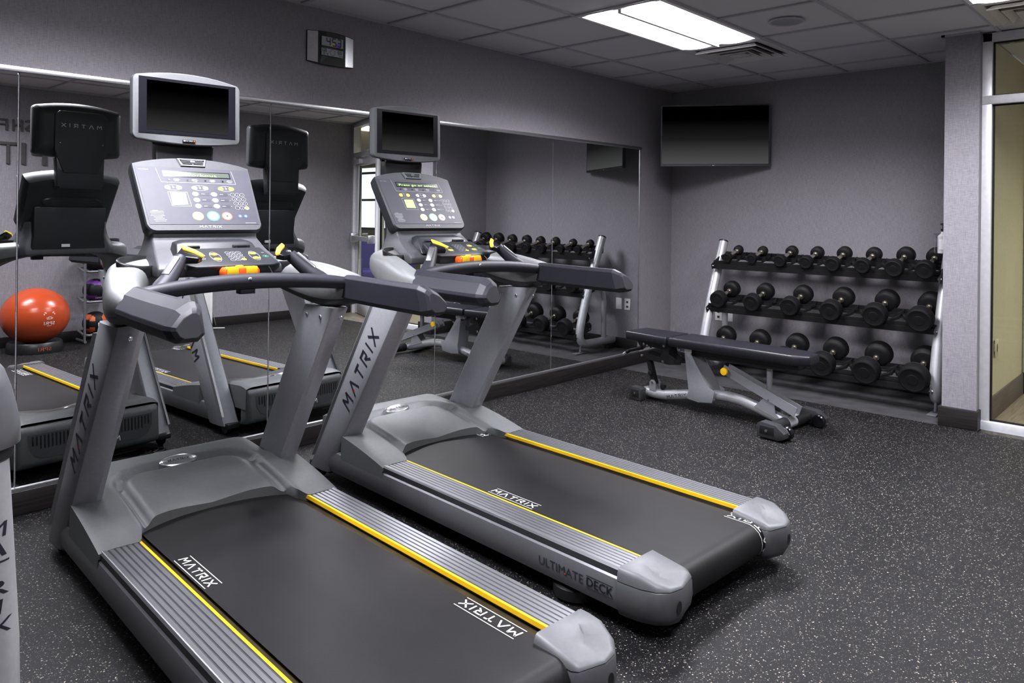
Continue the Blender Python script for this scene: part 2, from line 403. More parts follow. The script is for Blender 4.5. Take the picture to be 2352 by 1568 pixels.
# ------------------------------------------------------------------ glazed entrance side (slightly splayed)
P0 = Vector((-.728, -2.775)); PM = P0+Vector((0, -.95)); P1 = Vector((-.36, -4.77)); WD = (P1-PM); WL = WD.length+.95; WD.normalize(); WN = Vector((WD.y, -WD.x))
if WN.x > 0: WN = -WN
def G(w, n, z):      # fixed sidelight square to the room, door leaf splayed
    p = P0+Vector((0, -w))+Vector((-n, 0)) if w <= .951 else PM+WD*(w-.95)+WN*n
    return (p.x, p.y, z)
def gbox(mb, w0, w1, n0, n1, z0, z1, m=0): return mb.box(w0, w1, n0, n1, z0, z1, m, fn=G)
wn1 = thing('window_1', None, None); wn1['kind'] = 'structure'
fr = MB()
gbox(fr, 0, .055, -.06, .04, 0, H); gbox(fr, .90, .95, -.06, .04, 0, H)
gbox(fr, 0, .95, -.06, .04, 2.485, H); gbox(fr, 0, .95, -.06, .045, 2.085, 2.14); gbox(fr, 0, .95, -.06, .05, 0, .055)
fr.build('window_frame', 'alu_frame', wn1, bevel=.003)
for z0, z1 in ((.055, 2.085), (2.14, 2.485)):
    g = MB(); gbox(g, .055, .90, -.006, 0, z0, z1); g.build('pane', 'glass', wn1, smooth=False)
    g = MB()
    for a in ((.055, .063, z0, z1), (.892, .9, z0, z1), (.055, .9, z0, z0+.008), (.055, .9, z1-.008, z1)): gbox(g, a[0], a[1], -.02, .008, a[2], a[3])
    g.build('gasket', 'rubber', wn1, smooth=False)
dr = thing('door_1', None, None); dr['kind'] = 'structure'
fr = MB()
gbox(fr, WL-.10, WL, -.06, .04, 0, H); gbox(fr, .95, WL-.1, -.06, .04, 2.485, H); gbox(fr, .95, WL-.1, -.06, .045, 2.085, 2.14)
fr.build('door_frame', 'alu_frame', dr, bevel=.003)
d0, d1 = .965, WL-.115
lf = MB()
gbox(lf, d0, d0+.10, -.045, .005, .012, 2.075); gbox(lf, d1-.10, d1, -.045, .005, .012, 2.075); gbox(lf, d0+.1, d1-.1, -.045, .005, 1.97, 2.075); gbox(lf, d0+.1, d1-.1, -.045, .005, .012, .26)
lf.build('door_leaf', 'alu_frame', dr, bevel=.003)
g = MB(); gbox(g, d0+.1, d1-.1, -.024, -.018, .26, 1.97); g.build('pane', 'glass', dr, smooth=False)
g = MB(); gbox(g, .95, WL-.1, -.006, 0, 2.14, 2.485); g.build('pane', 'glass', dr, smooth=False)
pb = MB(); gbox(pb, d0+.12, d1-.10, .055, .095, .985, 1.045); gbox(pb, d1-.12, d1-.03, .005, .1, .955, 1.075); gbox(pb, d0+.06, d0+.12, .005, .1, .965, 1.065)
pb.build('push_bar', 'alu', dr, bevel=.008)
cl = MB(); gbox(cl, d1-.34, d1-.06, .005, .065, 1.99, 2.05); cl.build('door_closer', 'alu_frame', dr, bevel=.005)
# header above, and the lobby beyond
lb = MB(); lb.box(-.70, 4.2, -13.0, PY1, -.08, -.001); struct('floor_corridor', lb, 'floor_corr', smooth=False)
struct('wall_corridor', MB().box(-.70, .62, PY1-.014, PY1-.001, 0, H), 'wall_beige')
struct('wall_corridor_end', MB().box(.62, .70, PY1-.9, PY1-.001, 0, H).box(.70, 4.2, PY1-.9, PY1-.82, 0, H), 'wall_beige')
bb('baseboard_corridor', -.70, .62, PY1-.026, PY1-.014, 'base_warm', .16)
bb('trim_4', .585, .62, PY1-.95, PY1-.03, 'alu_frame', 2.5)
lw = MB(); lw.box(4.2, 4.3, -13.0, PY1, 0, .95).box(4.2, 4.3, -13.0, PY1, 2.4, H+.05).box(4.2, 4.3, -8.5, PY1, .95, 2.4); struct('wall_lobby_far', lw, 'wall_beige')
struct('wall_lobby_back', MB().box(-.36, 4.3, -13.1, -13.0, 0, H+.05).box(-.48, -.36, -13.0, YB-WT, 0, H+.05), 'wall_beige')
w2 = thing('window_2', None, None); w2['kind'] = 'structure'
fr = MB()
for y in (-12.96, -11.5, -10.0, -8.54): fr.box(4.19, 4.26, y-.03, y+.03, .95, 2.4)
fr.box(4.19, 4.26, -13.0, -8.5, .95, 1.0).box(4.19, 4.26, -13.0, -8.5, 2.25, 2.3).box(4.19, 4.26, -13.0, -8.5, 1.62, 1.67)
fr.build('window_frame', 'dkgrey', w2)
tag(MB().box(-.4, -.392, 0, .07, 0, .115).box(-.412, -.392, .022, .048, .03, .085).build('corridor_outlet', 'beigeplate', bevel=.002), 'beige outlet plate on the corridor wall behind the glass', 'outlet')
bpy.data.objects['corridor_outlet'].matrix_world = Matrix.Translation((-.395, PY1-.022, .42)) @ Matrix.Rotation(-pi/2, 4, 'Z') @ Matrix.Translation((.40, -.035, 0))

# armchair in the lobby seen through the reflected door
ch = thing('armchair', 'deep blue upholstered armchair in the lobby beyond the reflected door', 'armchair', (.95, -6.0, 0), radians(200))
def cushion(x0, x1, y0, y1, z0, z1, n, m='navy', b=.05): MB().box(x0, x1, y0, y1, z0, z1).build(n, m, ch, bevel=b, seg=4)
cushion(-.36, .36, -.36, .36, .16, .46, 'seat'); cushion(-.42, .42, .24, .46, .16, .92, 'backrest')
for s in (-1, 1): cushion(min(s*.34, s*.5), max(s*.34, s*.5), -.38, .42, .12, .66, 'arm')
for sx in (-1, 1):
    for sy in (-1, 1): MB().tube([(sx*.36, sy*.3, 0), (sx*.34, sy*.28, .17)], .02, 10).build('leg', 'black', ch)

# ------------------------------------------------------------------ ceiling fittings
def tile_x(k): return -GX-T*k
def ceiling_light(k0, j0, label, lamp='lamp'):
    x1, x0 = tile_x(k0), tile_x(k0+2); y1, y0 = -GY-T*(j0-1), -GY-T*j0
    t = thing('ceiling_light', label, 'ceiling light', ((x0+x1)/2, (y0+y1)/2, H), 0, 'recessed ceiling lights')
    w, h = (x1-x0)/2, (y1-y0)/2
    f = MB(); e = .022
    f.box(-w+.008, w-.008, -h+.008, -h+.008+e, -.006, .008).box(-w+.008, w-.008, h-.008-e, h-.008, -.006, .008)
    f.box(-w+.008, -w+.008+e, -h+.03, h-.03, -.006, .008).box(w-.008-e, w-.008, -h+.03, h-.03, -.006, .008).box(-w+.03, w-.03, -.011, .011, -.026, .008)
    f.build('frame', 'white', t)
    for s in (-1, 1):
        prof = [(.010 + (h-.042)*q/8, -.003-.014*sin(pi*q/8)) for q in range(9)]
        d = MB(); d.loft([[(-w+.03, s*a, b) for a, b in prof], [(w-.03, s*a, b) for a, b in prof]], closed=False, cap0=False, cap1=False)
        d.build('diffuser', lamp, t)
        la = bpy.data.lights.new('tube_lamp', 'AREA'); la.shape = 'RECTANGLE'; la.size = 2*w-.10; la.size_y = h-.10; la.energy = ((45 if j0 == 2 else 30) if k0 > 5 else 39) if lamp == 'lamp' else 30; la.spread = radians(150)
        la.color = (.95, .94, 1.0) if lamp == 'lamp' else (1.0, .92, .76)
        lo = bpy.data.objects.new('tube_lamp', la); C.objects.link(lo); lo.parent = t; lo.location = (0, s*h/2, -.022)
    return t
ceiling_light(2, 2, 'bright two-panel troffer light above the clear floor, beside the square vent')
ceiling_light(2, 5, 'troffer light of which only a corner shows at the top right edge')
ceiling_light(7, 2, 'troffer light above the left side of the near treadmill, outside the picture')
ceiling_light(7, 6, 'added troffer light above the aisle behind the near treadmill, outside the picture')  # extra fixture put in to brighten the wall behind the camera
def ceiling_vent(k0, j0, label, m):
    x1, x0 = tile_x(k0), tile_x(k0+1); y1, y0 = -GY-T*(j0-1), -GY-T*j0
    t = thing('ceiling_vent', label, 'air vent', ((x0+x1)/2, (y0+y1)/2, H), 0, 'square ceiling air vents')
    w = T/2-.012
    f = MB()
    def sq(a, z): return [(-a, -a, z), (a, -a, z), (a, a, z), (-a, a, z)]
    f.loft([sq(w, .006), sq(w, -.006), sq(w-.05, -.006), sq(w-.055, .006)], cap0=False, cap1=False); f.build('frame', m, t, smooth=False)
    MB().box(-w+.05, w-.05, -w+.05, w-.05, .002, .007).build('duct', 'black', t)
    for q, a in enumerate((.235, .175, .115)):
        b = MB(); b.loft([sq(a-.03, .0), sq(a, -.026-.004*q), sq(a-.004, -.030-.004*q), sq(a-.036, -.002)], cap0=False, cap1=False); b.build('louver', m, t, smooth=False)
    MB().box(-.06, .06, -.06, .06, -.034, -.028).box(-.01, .01, -.01, .01, -.03, .004).build('center_plate', m, t)
ceiling_vent(1, 2, 'square stepped ceiling vent beside the lit troffer', 'offwhite')
ceiling_vent(1, 5, 'cream square ceiling vent at the top right corner', 'cream')
t = thing('ceiling_speaker', 'round grey flush speaker grille in the ceiling', 'speaker', (-1.876, -1.951, H))
MB().lathe([(.098, .006), (.105, -.004), (.098, -.008), (.088, -.005), (.086, .004)], (0, 0, 0), n=40).build('rim', 'grid', t)
MB().lathe([(.088, .004), (.088, -.004), (.05, -.0065), (0, -.007)], (0, 0, 0), n=40).build('grille', mat and 'silver', t)

# ------------------------------------------------------------------ television on the swivel bracket
tv = thing('television', 'wide black flat television angled out from the corner of the far wall', 'television', (-.538, -.212, 1.79), math.atan2(-.805, .482))
# local +X runs along the panel (away from the mirror), -Y towards the room
TW, TH = .938, .545
MB().loft([[(a[0]+TW/2, y, a[1]+TH/2) for a in rrect(TW-i, TH-i, .008, 2)] for y, i in ((0, .004), (-.004+.004, 0), (.028, 0), (.034, .02))]).build('housing', 'black', tv)
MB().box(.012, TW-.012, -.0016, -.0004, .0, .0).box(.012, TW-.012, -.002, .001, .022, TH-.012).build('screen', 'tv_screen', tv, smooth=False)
b = MB(); b.box(.004, TW-.004, -.003, .001, .002, .012)
b.disc((TW/2-.012, -.0042, .0075), (1, 0, 0), (0, 0, 1), .004, .004, 1); b.flat(text_mesh('LG'), (TW/2-.004, -.0042, .0045), (1, 0, 0), (0, 0, 1), .006, 1, -1)
b.build('lower_bezel', ['dkgrey', 'ink'], tv)
MB().box(.22, .72, .034, .075, .12, .42).build('rear_bulge', 'black', tv, bevel=.012)
MB().box(.40, .54, .075, .095, .18, .36).tube([(.47, .09, .27), (.62, .20, .27), (.62, .25, .27)], .022, 10).build('wall_bracket', 'black', tv)

# ------------------------------------------------------------------ digital wall clock
ck = thing('wall_clock', 'digital wall clock with silver side panels above the mirrors', 'clock', (-3.817, -.001, 2.312))
def cz(x, z): return .088*(1-.0) + 0
def cy(x): return -.026+.018*(x/.16)**2
def cedge(x): return .098-.009*(x/.158)**2
N = 16
xs = [-.158+.316*k/N for k in range(N+1)]
def clockpart(x0, x1, mats, name, proud=0., inset=0., cb=None):
    q = [x0+(x1-x0)*k/8 for k in range(9)]; m = MB()
    top = [(x, cy(x)-proud, cedge(x)-inset) for x in q]; bot = [(x, cy(x)-proud, -cedge(x)+inset) for x in q]
    front = top+bot[::-1]; back = [(p[0], 0, p[2]) for p in front]
    m.loft([back, front], 0)
    if cb: cb(m)
    return m.build(name, mats, ck, smooth=False)
clockpart(-.158, .158, 'black', 'case')
clockpart(-.156, -.094, 'alu', 'side_panel', .003, .004); clockpart(.094, .156, 'alu', 'side_panel', .003, .004)
def seg_digit(m, ch, x, z, w, h, y, k, sl=0.):
    S = {'4': 'fgbc', '5': 'afgcd', '3': 'abgcd', '6': 'afgedc', '8': 'abcdefg', '0': 'abcdef', '1': 'bc', '2': 'abged', '9': 'abcdfg', '7': 'abc', 'T': 'agfed', 'H': 'bcefg', 'U': 'bcdef'}
    L = {'a': (0, 1, 1, 1), 'b': (1, .5, 1, 1), 'c': (1, 0, 1, .5), 'd': (0, 0, 1, 0), 'e': (0, 0, 0, .5), 'f': (0, .5, 0, 1), 'g': (0, .5, 1, .5)}
    for c in S[ch]:
        a = L[c]; q = stroke(a[0]*w, a[1]*h, a[2]*w, a[3]*h, k)
        m.add([(x+p[0]+sl*p[1], y, z+p[1]) for p in q], [(0, 1, 2, 3)], 1)
def cface(m):
    y = -.0305
    m.box(-.074, .072, y+.002, y+.0005, .012, .066, 0); m.box(-.074, .072, y+.002, y+.0005, -.044, -.002, 0)
    m.quad((.004, y, .024), (1, 0, 0), (0, 0, 1), .036, .018, 2); m.quad((.038, y, .024), (1, 0, 0), (0, 0, 1), .028, .02, 3)
    seg_digit(m, '4', -.040, .019, .022, .042, y-.0008, .006); seg_digit(m, '5', -.001, .019, .022, .042, y-.0008, .006); seg_digit(m, '3', .034, .019, .022, .042, y-.0008, .006)
    for z in (.030, .050): m.disc((-.010, y-.0008, z), (1, 0, 0), (0, 0, 1), .002, .002, 1, 8)
    for c, x in (('6', -.068), ('8', -.052), ('6', .036), ('0', .052)): seg_digit(m, c, x, -.024, .010, .018, y-.0008, .0028)
    for c, x in (('1', -.070), ('2', -.060), ('1', -.044), ('9', -.036)): seg_digit(m, c, x, -.041, .006, .011, y-.0008, .0018)
    m.flat(text_mesh('THU'), (.054, y-.0008, -.041), (1, 0, 0), (0, 0, 1), .010, 1); m.ring((0, y-.0008, -.023), (1, 0, 0), (0, 0, 1), .018, .018, .002, 1)
m = MB(); cface(m); m.build('display', ['lcdclock', 'inkdark', 'lcdyel', 'lcdvio'], ck, smooth=False)

# ------------------------------------------------------------------ small wall things
o = MB().box(-.007, 0, -.549, -.479, .392, .507); 
for z in (.425, .472): o.box(-.0085, -.006, -.527, -.501, z-.011, z+.011, 1)
tag(o.build('wall_outlet', ['white', 'dkgrey'], bevel=.0015), 'white power outlet on the far wall behind the left end of the rack', 'outlet')
o = MB().box(-.007, 0, -.655, -.585, .392, .507); tag(o.build('wall_outlet', ['white', 'dkgrey'], bevel=.0015), 'white cover plate partly hidden by the left frame of the rack', 'outlet')
t = thing('sanitizer_dispenser', 'clear wall holder with a black-topped pump bottle beside the dumbbell rack', 'dispenser', (-.64, PY0+.001, 1.11))
m = MB(); m.box(-.06, .06, .001, .004, 0, .165).box(-.06, .06, .088, .091, 0, .14).box(-.06, -.057, .001, .091, 0, .14).box(.057, .06, .001, .091, 0, .14).box(-.06, .06, .001, .091, 0, .003)
m.build('holder', 'acrylic', t, smooth=False)
MB().lathe([(.0, .005), (.034, .005), (.034, .12), (.014, .14), (.014, .155)], (0, .047, 0), n=20).build('bottle', 'offwhite', t)
MB().box(-.0345, -.0335, .03, .064, .03, .10).box(-.0615, -.0605, .012, .034, .07, .135).build('bottle_label', 'white', t)
MB().lathe([(.015, .152), (.016, .17), (.006, .172), (.006, .195), (.018, .197), (.018, .207), (.0, .21)], (0, .047, 0), n=16).box(-.045, 0, .04, .054, .196, .207).build('pump', 'black', t)
sg = thing('wall_sign', 'dark letters SH F over FIT on the wall behind, read backwards in the mirror', 'wall sign', (0, YB+.001, 0))
for s, x0, x1, z0, z1 in (('S', -4.115, -4.197, 2.108, 2.222), ('H', -4.217, -4.300, 2.108, 2.218), ('F', -4.338, -4.405, 2.108, 2.218),
                          ('F', -4.010, -4.135, 1.785, 1.995), ('I', -4.19, -4.222, 1.785, 1.995), ('T', -4.265, -4.405, 1.785, 1.995)):
    v, f = text_mesh(s); a = min(p[0] for p in v); b = max(p[0] for p in v); c = min(p[1] for p in v); d = max(p[1] for p in v)
    fn = lambda p, y: (x0+(x1-x0)*(p[0]-a)/(b-a), y, z0+(z1-z0)*(p[1]-c)/(d-c))
    m = MB(); m.add([fn(p, .018) for p in v], f)
    cnt = {}
    for q in f:
        for i in range(len(q)):
            e = (q[i], q[(i+1) % len(q)]); kx = tuple(sorted(e)); cnt.setdefault(kx, []).append(e)
    for kx, es in cnt.items():
        if len(es) == 1:
            i, j = es[0]; m.add([fn(v[i], .018), fn(v[j], .018), fn(v[j], 0), fn(v[i], 0)], [(0, 1, 2, 3)])
    m.build('letter', 'sign', sg, smooth=False)
tag(MB().box(-1.34, -1.26, YB+.0, YB+.03, 1.30, 1.72).build('wall_panel', 'beigeplate', bevel=.006), 'narrow beige panel on the wall behind, half hidden by a reflected console', 'wall panel')
ceiling_light(-5, 7, 'added troffer light deep in the lobby beyond the glass', 'fill_corr')  # invented fixture, supplies light to the lobby
ceiling_light(-2, 8, 'added troffer light in the lobby just beyond the glass', 'fill_corr')  # second invented fixture, brightens the corridor behind the glass

# ------------------------------------------------------------------ dumbbell rack
RY0, RY1 = -.674, -2.47
rk = thing('dumbbell_rack', 'three-tier silver and black dumbbell rack against the far wall', 'rack', (-.28, (RY0+RY1)/2, 0))
OX, OY = .28, -(RY0+RY1)/2          # world -> local
def rl(p): return (p[0]+OX, p[1]+OY, p[2])
for y in (RY0, RY1):
    path = [(-.226, y, 1.125), (-.30, y, .955), (-.40, y, .74), (-.49, y, .50), (-.555, y, .30), (-.578, y, .20), (-.572, y, .145), (-.54, y, .105), (-.49, y, .086), (-.42, y, .083), (-.03, y, .083)]
    # smooth the bend
    pts = []
    for i in range(len(path)-1):
        for k in range(3): pts.append([path[i][j]+(path[i+1][j]-path[i][j])*k/3 for j in range(3)])
    pts.append(path[-1])
    for _ in range(3): pts = [pts[0]]+[[(pts[i-1][j]+2*pts[i][j]+pts[i+1][j])/4 for j in range(3)] for i in range(1, len(pts)-1)]+[pts[-1]]
    f = MB().tube([rl(p) for p in pts], .040, 20)
    v = [(-.33, y, .60), (-.26, y, .615), (-.215, y, .595), (-.192, y, .545), (-.188, y, .48), (-.188, y, .10)]
    f.tube([rl(p) for p in v], .026, 16)
    f.build('side_frame', 'silver_lt', rk)
    c = MB().lathe([(.0405, 0), (.0405, .012), (.034, .016), (0, .016)], rl((-.2275, y, 1.1225)), (.39, 0, .92), 20); c.build('end_cap', 'black', rk)
    s = 1 if y == RY0 else -1
    p = MB(); p.box(*[q for q in (-.66+OX, -.50+OX, y-.03+OY, y+.03+OY, 0, .010)])
    p.tube([rl((-.565, y, .012)), rl((-.548, y, .11))], .011, 10); p.build('foot_plate', 'side', rk, bevel=.002)
    MB().box(-.14+OX, -.05+OX, y-.03+OY, y+.03+OY, 0, .05).build('rear_foot', 'black', rk, bevel=.004)
tiers = [dict(x=-.33, z=1.03, ys=[-.821, -1.044, -1.293, -1.506, -1.718, -1.941, -2.167, -2.373], d=(.080, .082, .098, .102, .112, .114, .128, .130), L=(.20, .20, .225, .225, .25, .255, .28, .285)),
         dict(x=-.42, z=.688, ys=[-.80, -1.105, -1.425, -1.745, -2.065, -2.368], d=(.138, .142, .150, .158, .168, .176), L=(.235, .24, .25, .26, .275, .28)),
         dict(x=-.52, z=.293, ys=[-.80, -1.105, -1.42, -1.724, -2.04, -2.362], d=(.160, .166, .172, .180, .188, .195), L=(.25, .255, .26, .265, .275, .285))]
A17 = radians(16)
lead = {0: 'top', 1: 'middle', 2: 'bottom'}
for ti, t_ in enumerate(tiers):
    x, z = t_['x'], t_['z']; dmean = sum(t_['d'])/len(t_['d'])
    # angle bars: upright lip + ledge, tilted with the shelf
    def R(dx, dz): return (x+dx*cos(A17)-dz*sin(A17), z+dx*sin(A17)+dz*cos(A17))
    zz = -.068 if ti == 0 else -.088
    sh = MB()
    for dx in (-.085, .075):
        prof = [R(dx-.022, zz-.004), R(dx+.022, zz-.004), R(dx+.022, zz+.002), R(dx-.017, zz+.002), R(dx-.017, zz+.034), R(dx-.022, zz+.034)]
        sh.prism([rl((p[0], RY0-.012, p[1])) for p in prof], (0, RY1-RY0+.024, 0))
    for dx in (-.10,):
        prof = [R(dx-.020, zz-.036), R(dx-.014, zz-.036), R(dx-.014, zz+.008), R(dx-.020, zz+.008)]
        sh.prism([rl((p[0], RY0-.012, p[1])) for p in prof], (0, RY1-RY0+.024, 0))
    prof = [R(.095, zz-.02), R(.101, zz-.02), R(.101, zz+.05), R(.095, zz+.05)]
    sh.prism([rl((p[0], RY0-.012, p[1])) for p in prof], (0, RY1-RY0+.024, 0))
    so = sh.build('shelf', 'black', rk, smooth=False)
    for y, s in ((RY0-.012, 1), (RY1+.012, -1)):
        b = MB(); prof = [R(-.150, zz-.030), R(.11, zz-.030), R(.13, zz+.012), R(.11, zz+.05), R(-.06, zz+.03), R(-.150, zz+.012)]
        b.prism([rl((p[0], y-.004, p[1])) for p in prof], (0, .008, 0))
        for dx in (-.13, .08):
            p = R(dx, zz-.008); b.lathe([(.010, -.012), (.010, .012), (.006, .014)], rl((p[0], y, p[1])), (0, 1, 0), 8, 1)
        b.build('bracket', ['black' if s == 1 else 'side', 'bolt'], rk)
    ys = t_['ys']
    for i, y in enumerate(ys):
        d = t_['d'][i]
        # saddle plate with raised horns either side of the grip
        w = d*.55+.018
        cr = MB()
        for dx in (-.050, .045):
            prof = [(-w-.03, zz+.060), (-w, zz+.036), (-w*.55, zz+.012), (w*.55, zz+.012), (w, zz+.036), (w+.03, zz+.060), (w+.026, zz+.030), (w*.6, zz+.000), (-w*.6, zz+.000), (-w-.026, zz+.030)]
            a = [R(dx, q[1]) for q in prof]; b = [R(dx+.030, q[1]+.004) for q in prof]
            cr.loft([[rl((p[0], y+q[0], p[1])) for p, q in zip(a, prof)], [rl((p[0], y+q[0], p[1])) for p, q in zip(b, prof)]])
        cr.build('cradle', 'black', rk, smooth=False)
# dumbbells: unit shapes per diameter class, copied
def make_dumbbell(d, L, loc, label, grp):
    t = thing('dumbbell', label, 'dumbbell', loc, 0, grp)
    t.rotation_euler = (0, -A17, 0)
    r = d/2; hl = d*.60 if d > .11 else d*.66     # head length
    for s in (-1, 1):
        c = s*L/2
        h = MB(); o = (c-s*hl/2, 0, 0)
        pr = [(.018, 0), (r*.62, .001), (r*.80, .006), (r*.96, hl*.18), (r*.985, hl*.22), (r*.965, hl*.235), (r*.965, hl*.27), (r, hl*.30), (r, hl*.86), (r*.95, hl*.955), (r*.86, hl*.995), (r*.84, hl*1.0), (r*.80, hl*.985), (r*.40, hl*.985), (r*.38, hl*.997), (0, hl)]
        h.lathe(pr, o, (s, 0, 0), 32); h.build('head', 'rubber', t, ang=28)
    e = L/2-hl/2
    g = MB(); g.lathe([(.0145, -e-.004), (.0145, -e*.8), (.0165, -e*.45), (.0175, 0), (.0165, e*.45), (.0145, e*.8), (.0145, e+.004)], (0, 0, 0), (1, 0, 0), 16)
    for s in (-1, 1): g.lathe([(.021, 0), (.021, .008), (.016, .010)], (s*(e+.001), 0, 0), (-s, 0, 0), 16)
    g.build('handle', 'chrome', t)
    return t
words = {0: ['smallest dumbbell at the left end of the top shelf', 'second dumbbell from the left on the top shelf', 'third dumbbell from the left on the top shelf', 'fourth dumbbell from the left on the top shelf',
             'fifth dumbbell from the left on the top shelf', 'third dumbbell from the pillar on the top shelf', 'second dumbbell from the pillar on the top shelf', 'dumbbell nearest the pillar on the top shelf, behind the clear dispenser'],
         1: ['dumbbell at the left end of the middle shelf', 'second dumbbell from the left on the middle shelf', 'third dumbbell from the left on the middle shelf', 'third dumbbell from the pillar on the middle shelf',
             'second dumbbell from the pillar on the middle shelf', 'large dumbbell nearest the pillar on the middle shelf'],
         2: ['bottom shelf dumbbell at the left end, lower half hidden by the bench', 'second dumbbell from the left on the bottom shelf, behind the bench pad', 'third dumbbell from the left on the bottom shelf, behind the bench pad', 'bottom shelf dumbbell just past the end of the bench pad',
             'second dumbbell from the pillar on the bottom shelf', 'largest dumbbell, at the pillar end of the bottom shelf']}
for ti, t_ in enumerate(tiers):
    for i, y in enumerate(t_['ys']):
        make_dumbbell(t_['d'][i], t_['L'][i], (t_['x'], y, t_['z']), 'black rubber '+words[ti][i] if i or ti else 'black rubber '+words[ti][i], 'dumbbells on the %s shelf' % lead[ti])

# ------------------------------------------------------------------ adjustable bench  (local: +Y towards the mirror, X right)
BX, BY = -1.64, -1.38
bn = thing('weight_bench', 'adjustable weight bench with black padding and silver frame in front of the dumbbells', 'bench', (BX, BY, 0), radians(-4.5))
def pad(y0, y1, w0, w1, z0, z1, name, round_end=0):
    # outline in plan, tapered, generously rounded
    P = [(-w0/2, y0), (w0/2, y0), (w1/2, y1), (-w1/2, y1)]
    if round_end: P = [(-w0/2+.06, y0), (w0/2-.06, y0), (w0/2, y0+.09), (w1/2, y1), (-w1/2, y1), (-w0/2, y0+.09)]
    rings = []
    cx = sum(p[0] for p in P)/len(P); cy_ = sum(p[1] for p in P)/len(P)
    for z, s in ((z0, .955), (z0+.008, .99), (z0+.024, 1.0), (z1-.020, 1.0), (z1-.006, .985), (z1, .95)):
        rings.append([(cx+(p[0]-cx)*(s if s == 1 else 1-(1-s)*1.6), cy_+(p[1]-cy_)*(1-(1-s)*.55), z) for p in P])
    m = MB().loft(rings); return m.build(name, 'vinyl', bn, bevel=.012, seg=3, ang=50)
pad(.325, .70, .29, .25, .435, .497, 'seat_pad')
bp = pad(-.70, .305, .245, .285, .435, .500, 'back_pad', 1)
u = MB(); u.box(-.05, .05, -.62, .24, .395, .436).box(-.035, .035, -.52, .20, .375, .397); u.build('back_support', 'black', bn, bevel=.006)
# main tube
tb = [(0, .595, .050), (0, .56, .049), (0, .50, .047), (0, .42, .052), (0, .30, .075), (0, .16, .105), (0, .02, .128), (0, -.10, .135), (0, -.20, .128), (0, -.30, .108), (0, -.46, .066), (0, -.52, .052)]
m = MB().tube(tb, .036, 18)
m.flat(logo_mesh(.45, .15), (-.0345, .30, .062), (0, -.96, .27), (-.15, .27, .96), .022, 1, 0, fn=None)
m.build('main_tube', ['silver_lt', 'inkdark'], bn)
MB().tube([(-.10, .60, .050), (.10, .60, .050)], .034, 16).build('front_bar', 'silver_lt', bn)
for s in (-1, 1):
    m = MB().loft([[(x, y, z) for y, z in [(.552, .002), (.648, .002), (.652, .015), (.652, .085), (.638, .097), (.562, .097), (.548, .085), (.548, .015)]] for x in (s*.070, s*.130)])
    m.box(min(s*.1295, s*.1312), max(s*.1295, s*.1312), .565, .635, .022, .080, 2); m.lathe([(.008, 0), (.008, .006), (0, .007)], (s*.131, .60, .052), (s, 0, 0), 10, 1)
    m.build('front_foot', ['dkgrey', 'bolt', 'black'], bn, bevel=.006)
# rear cross bar
m = MB(); m.tube([(-.24, -.535, .052), (.24, -.535, .052)], .034, 16); m.build('cross_bar', 'silver_lt', bn)
for s in (-1, 1):
    m = MB(); m.tube([(s*.055, -.535, .054), (s*.225, -.535, .054)], .040, 16); m.build('bar_sleeve', 'black', bn)
    m = MB().loft([[(x, y, z) for y, z in [(-.480, .012), (-.62, .010), (-.655, .025), (-.655, .055), (-.60, .095), (-.50, .104), (-.478, .09), (-.478, .02)]] for x in (s*.225, s*.290)])
    m.box(min(s*.2895, s*.2915), max(s*.2895, s*.2915), -.59, -.495, .03, .082, 1); m.lathe([(.009, 0), (.009, .007), (0, .008)], (s*.291, -.54, .055), (s, 0, 0), 10, 2)
    m.build('end_foot', ['dkgrey', 'black', 'bolt'], bn, bevel=.006)
    m = MB().lathe([(.02, -.018), (.036, -.018), (.042, -.010), (.042, .010), (.036, .018), (.02, .018)], (s*.205, -.63, .043), (1, 0, 0), 24); m.build('wheel', 'gloss', bn)
    m = MB().prism([(s*.235, -.575, .09), (s*.235, -.64, .075), (s*.235, -.66, .045), (s*.235, -.63, .03), (s*.235, -.575, .03)], (s*-.006, 0, 0)).lathe([(.008, 0), (.008, .01), (0, .011)], (s*.228, -.63, .043), (-s, 0, 0), 10, 1)
    m.build('wheel_plate', ['side', 'bolt'], bn)
# tapered twin uprights with gusset
for s in (-1, 1):
    m = MB().prism([(s*.060, .285, .425), (s*.060, .240, .437), (s*.060, .185, .425), (s*.060, .165, .395), (s*.060, .02, .185), (s*.060, -.03, .165), (s*.060, -.01, .085), (s*.060, .10, .070), (s*.060, .19, .080), (s*.060, .18, .150), (s*.060, .215, .395), (s*.060, .27, .395)], (s*.008, 0, 0))
    m.lathe([(.013, 0), (.013, .006), (.006, .009), (0, .009)], (s*.068, .262, .41), (s, 0, 0), 12, 1)
    m.box(min(s*.0682, s*.069), max(s*.0682, s*.069), .155, .215, .397, .422, 2)
    m.build('upright_plate', ['silver', 'bolt', 'warn'], bn, bevel=.002)
m = MB().prism([(-.058, .175, .10), (-.058, -.01, .10), (-.058, .02, .20), (-.058, .15, .36), (-.058, .18, .38)], (.116, 0, 0)); m.build('upright_core', 'silver', bn)
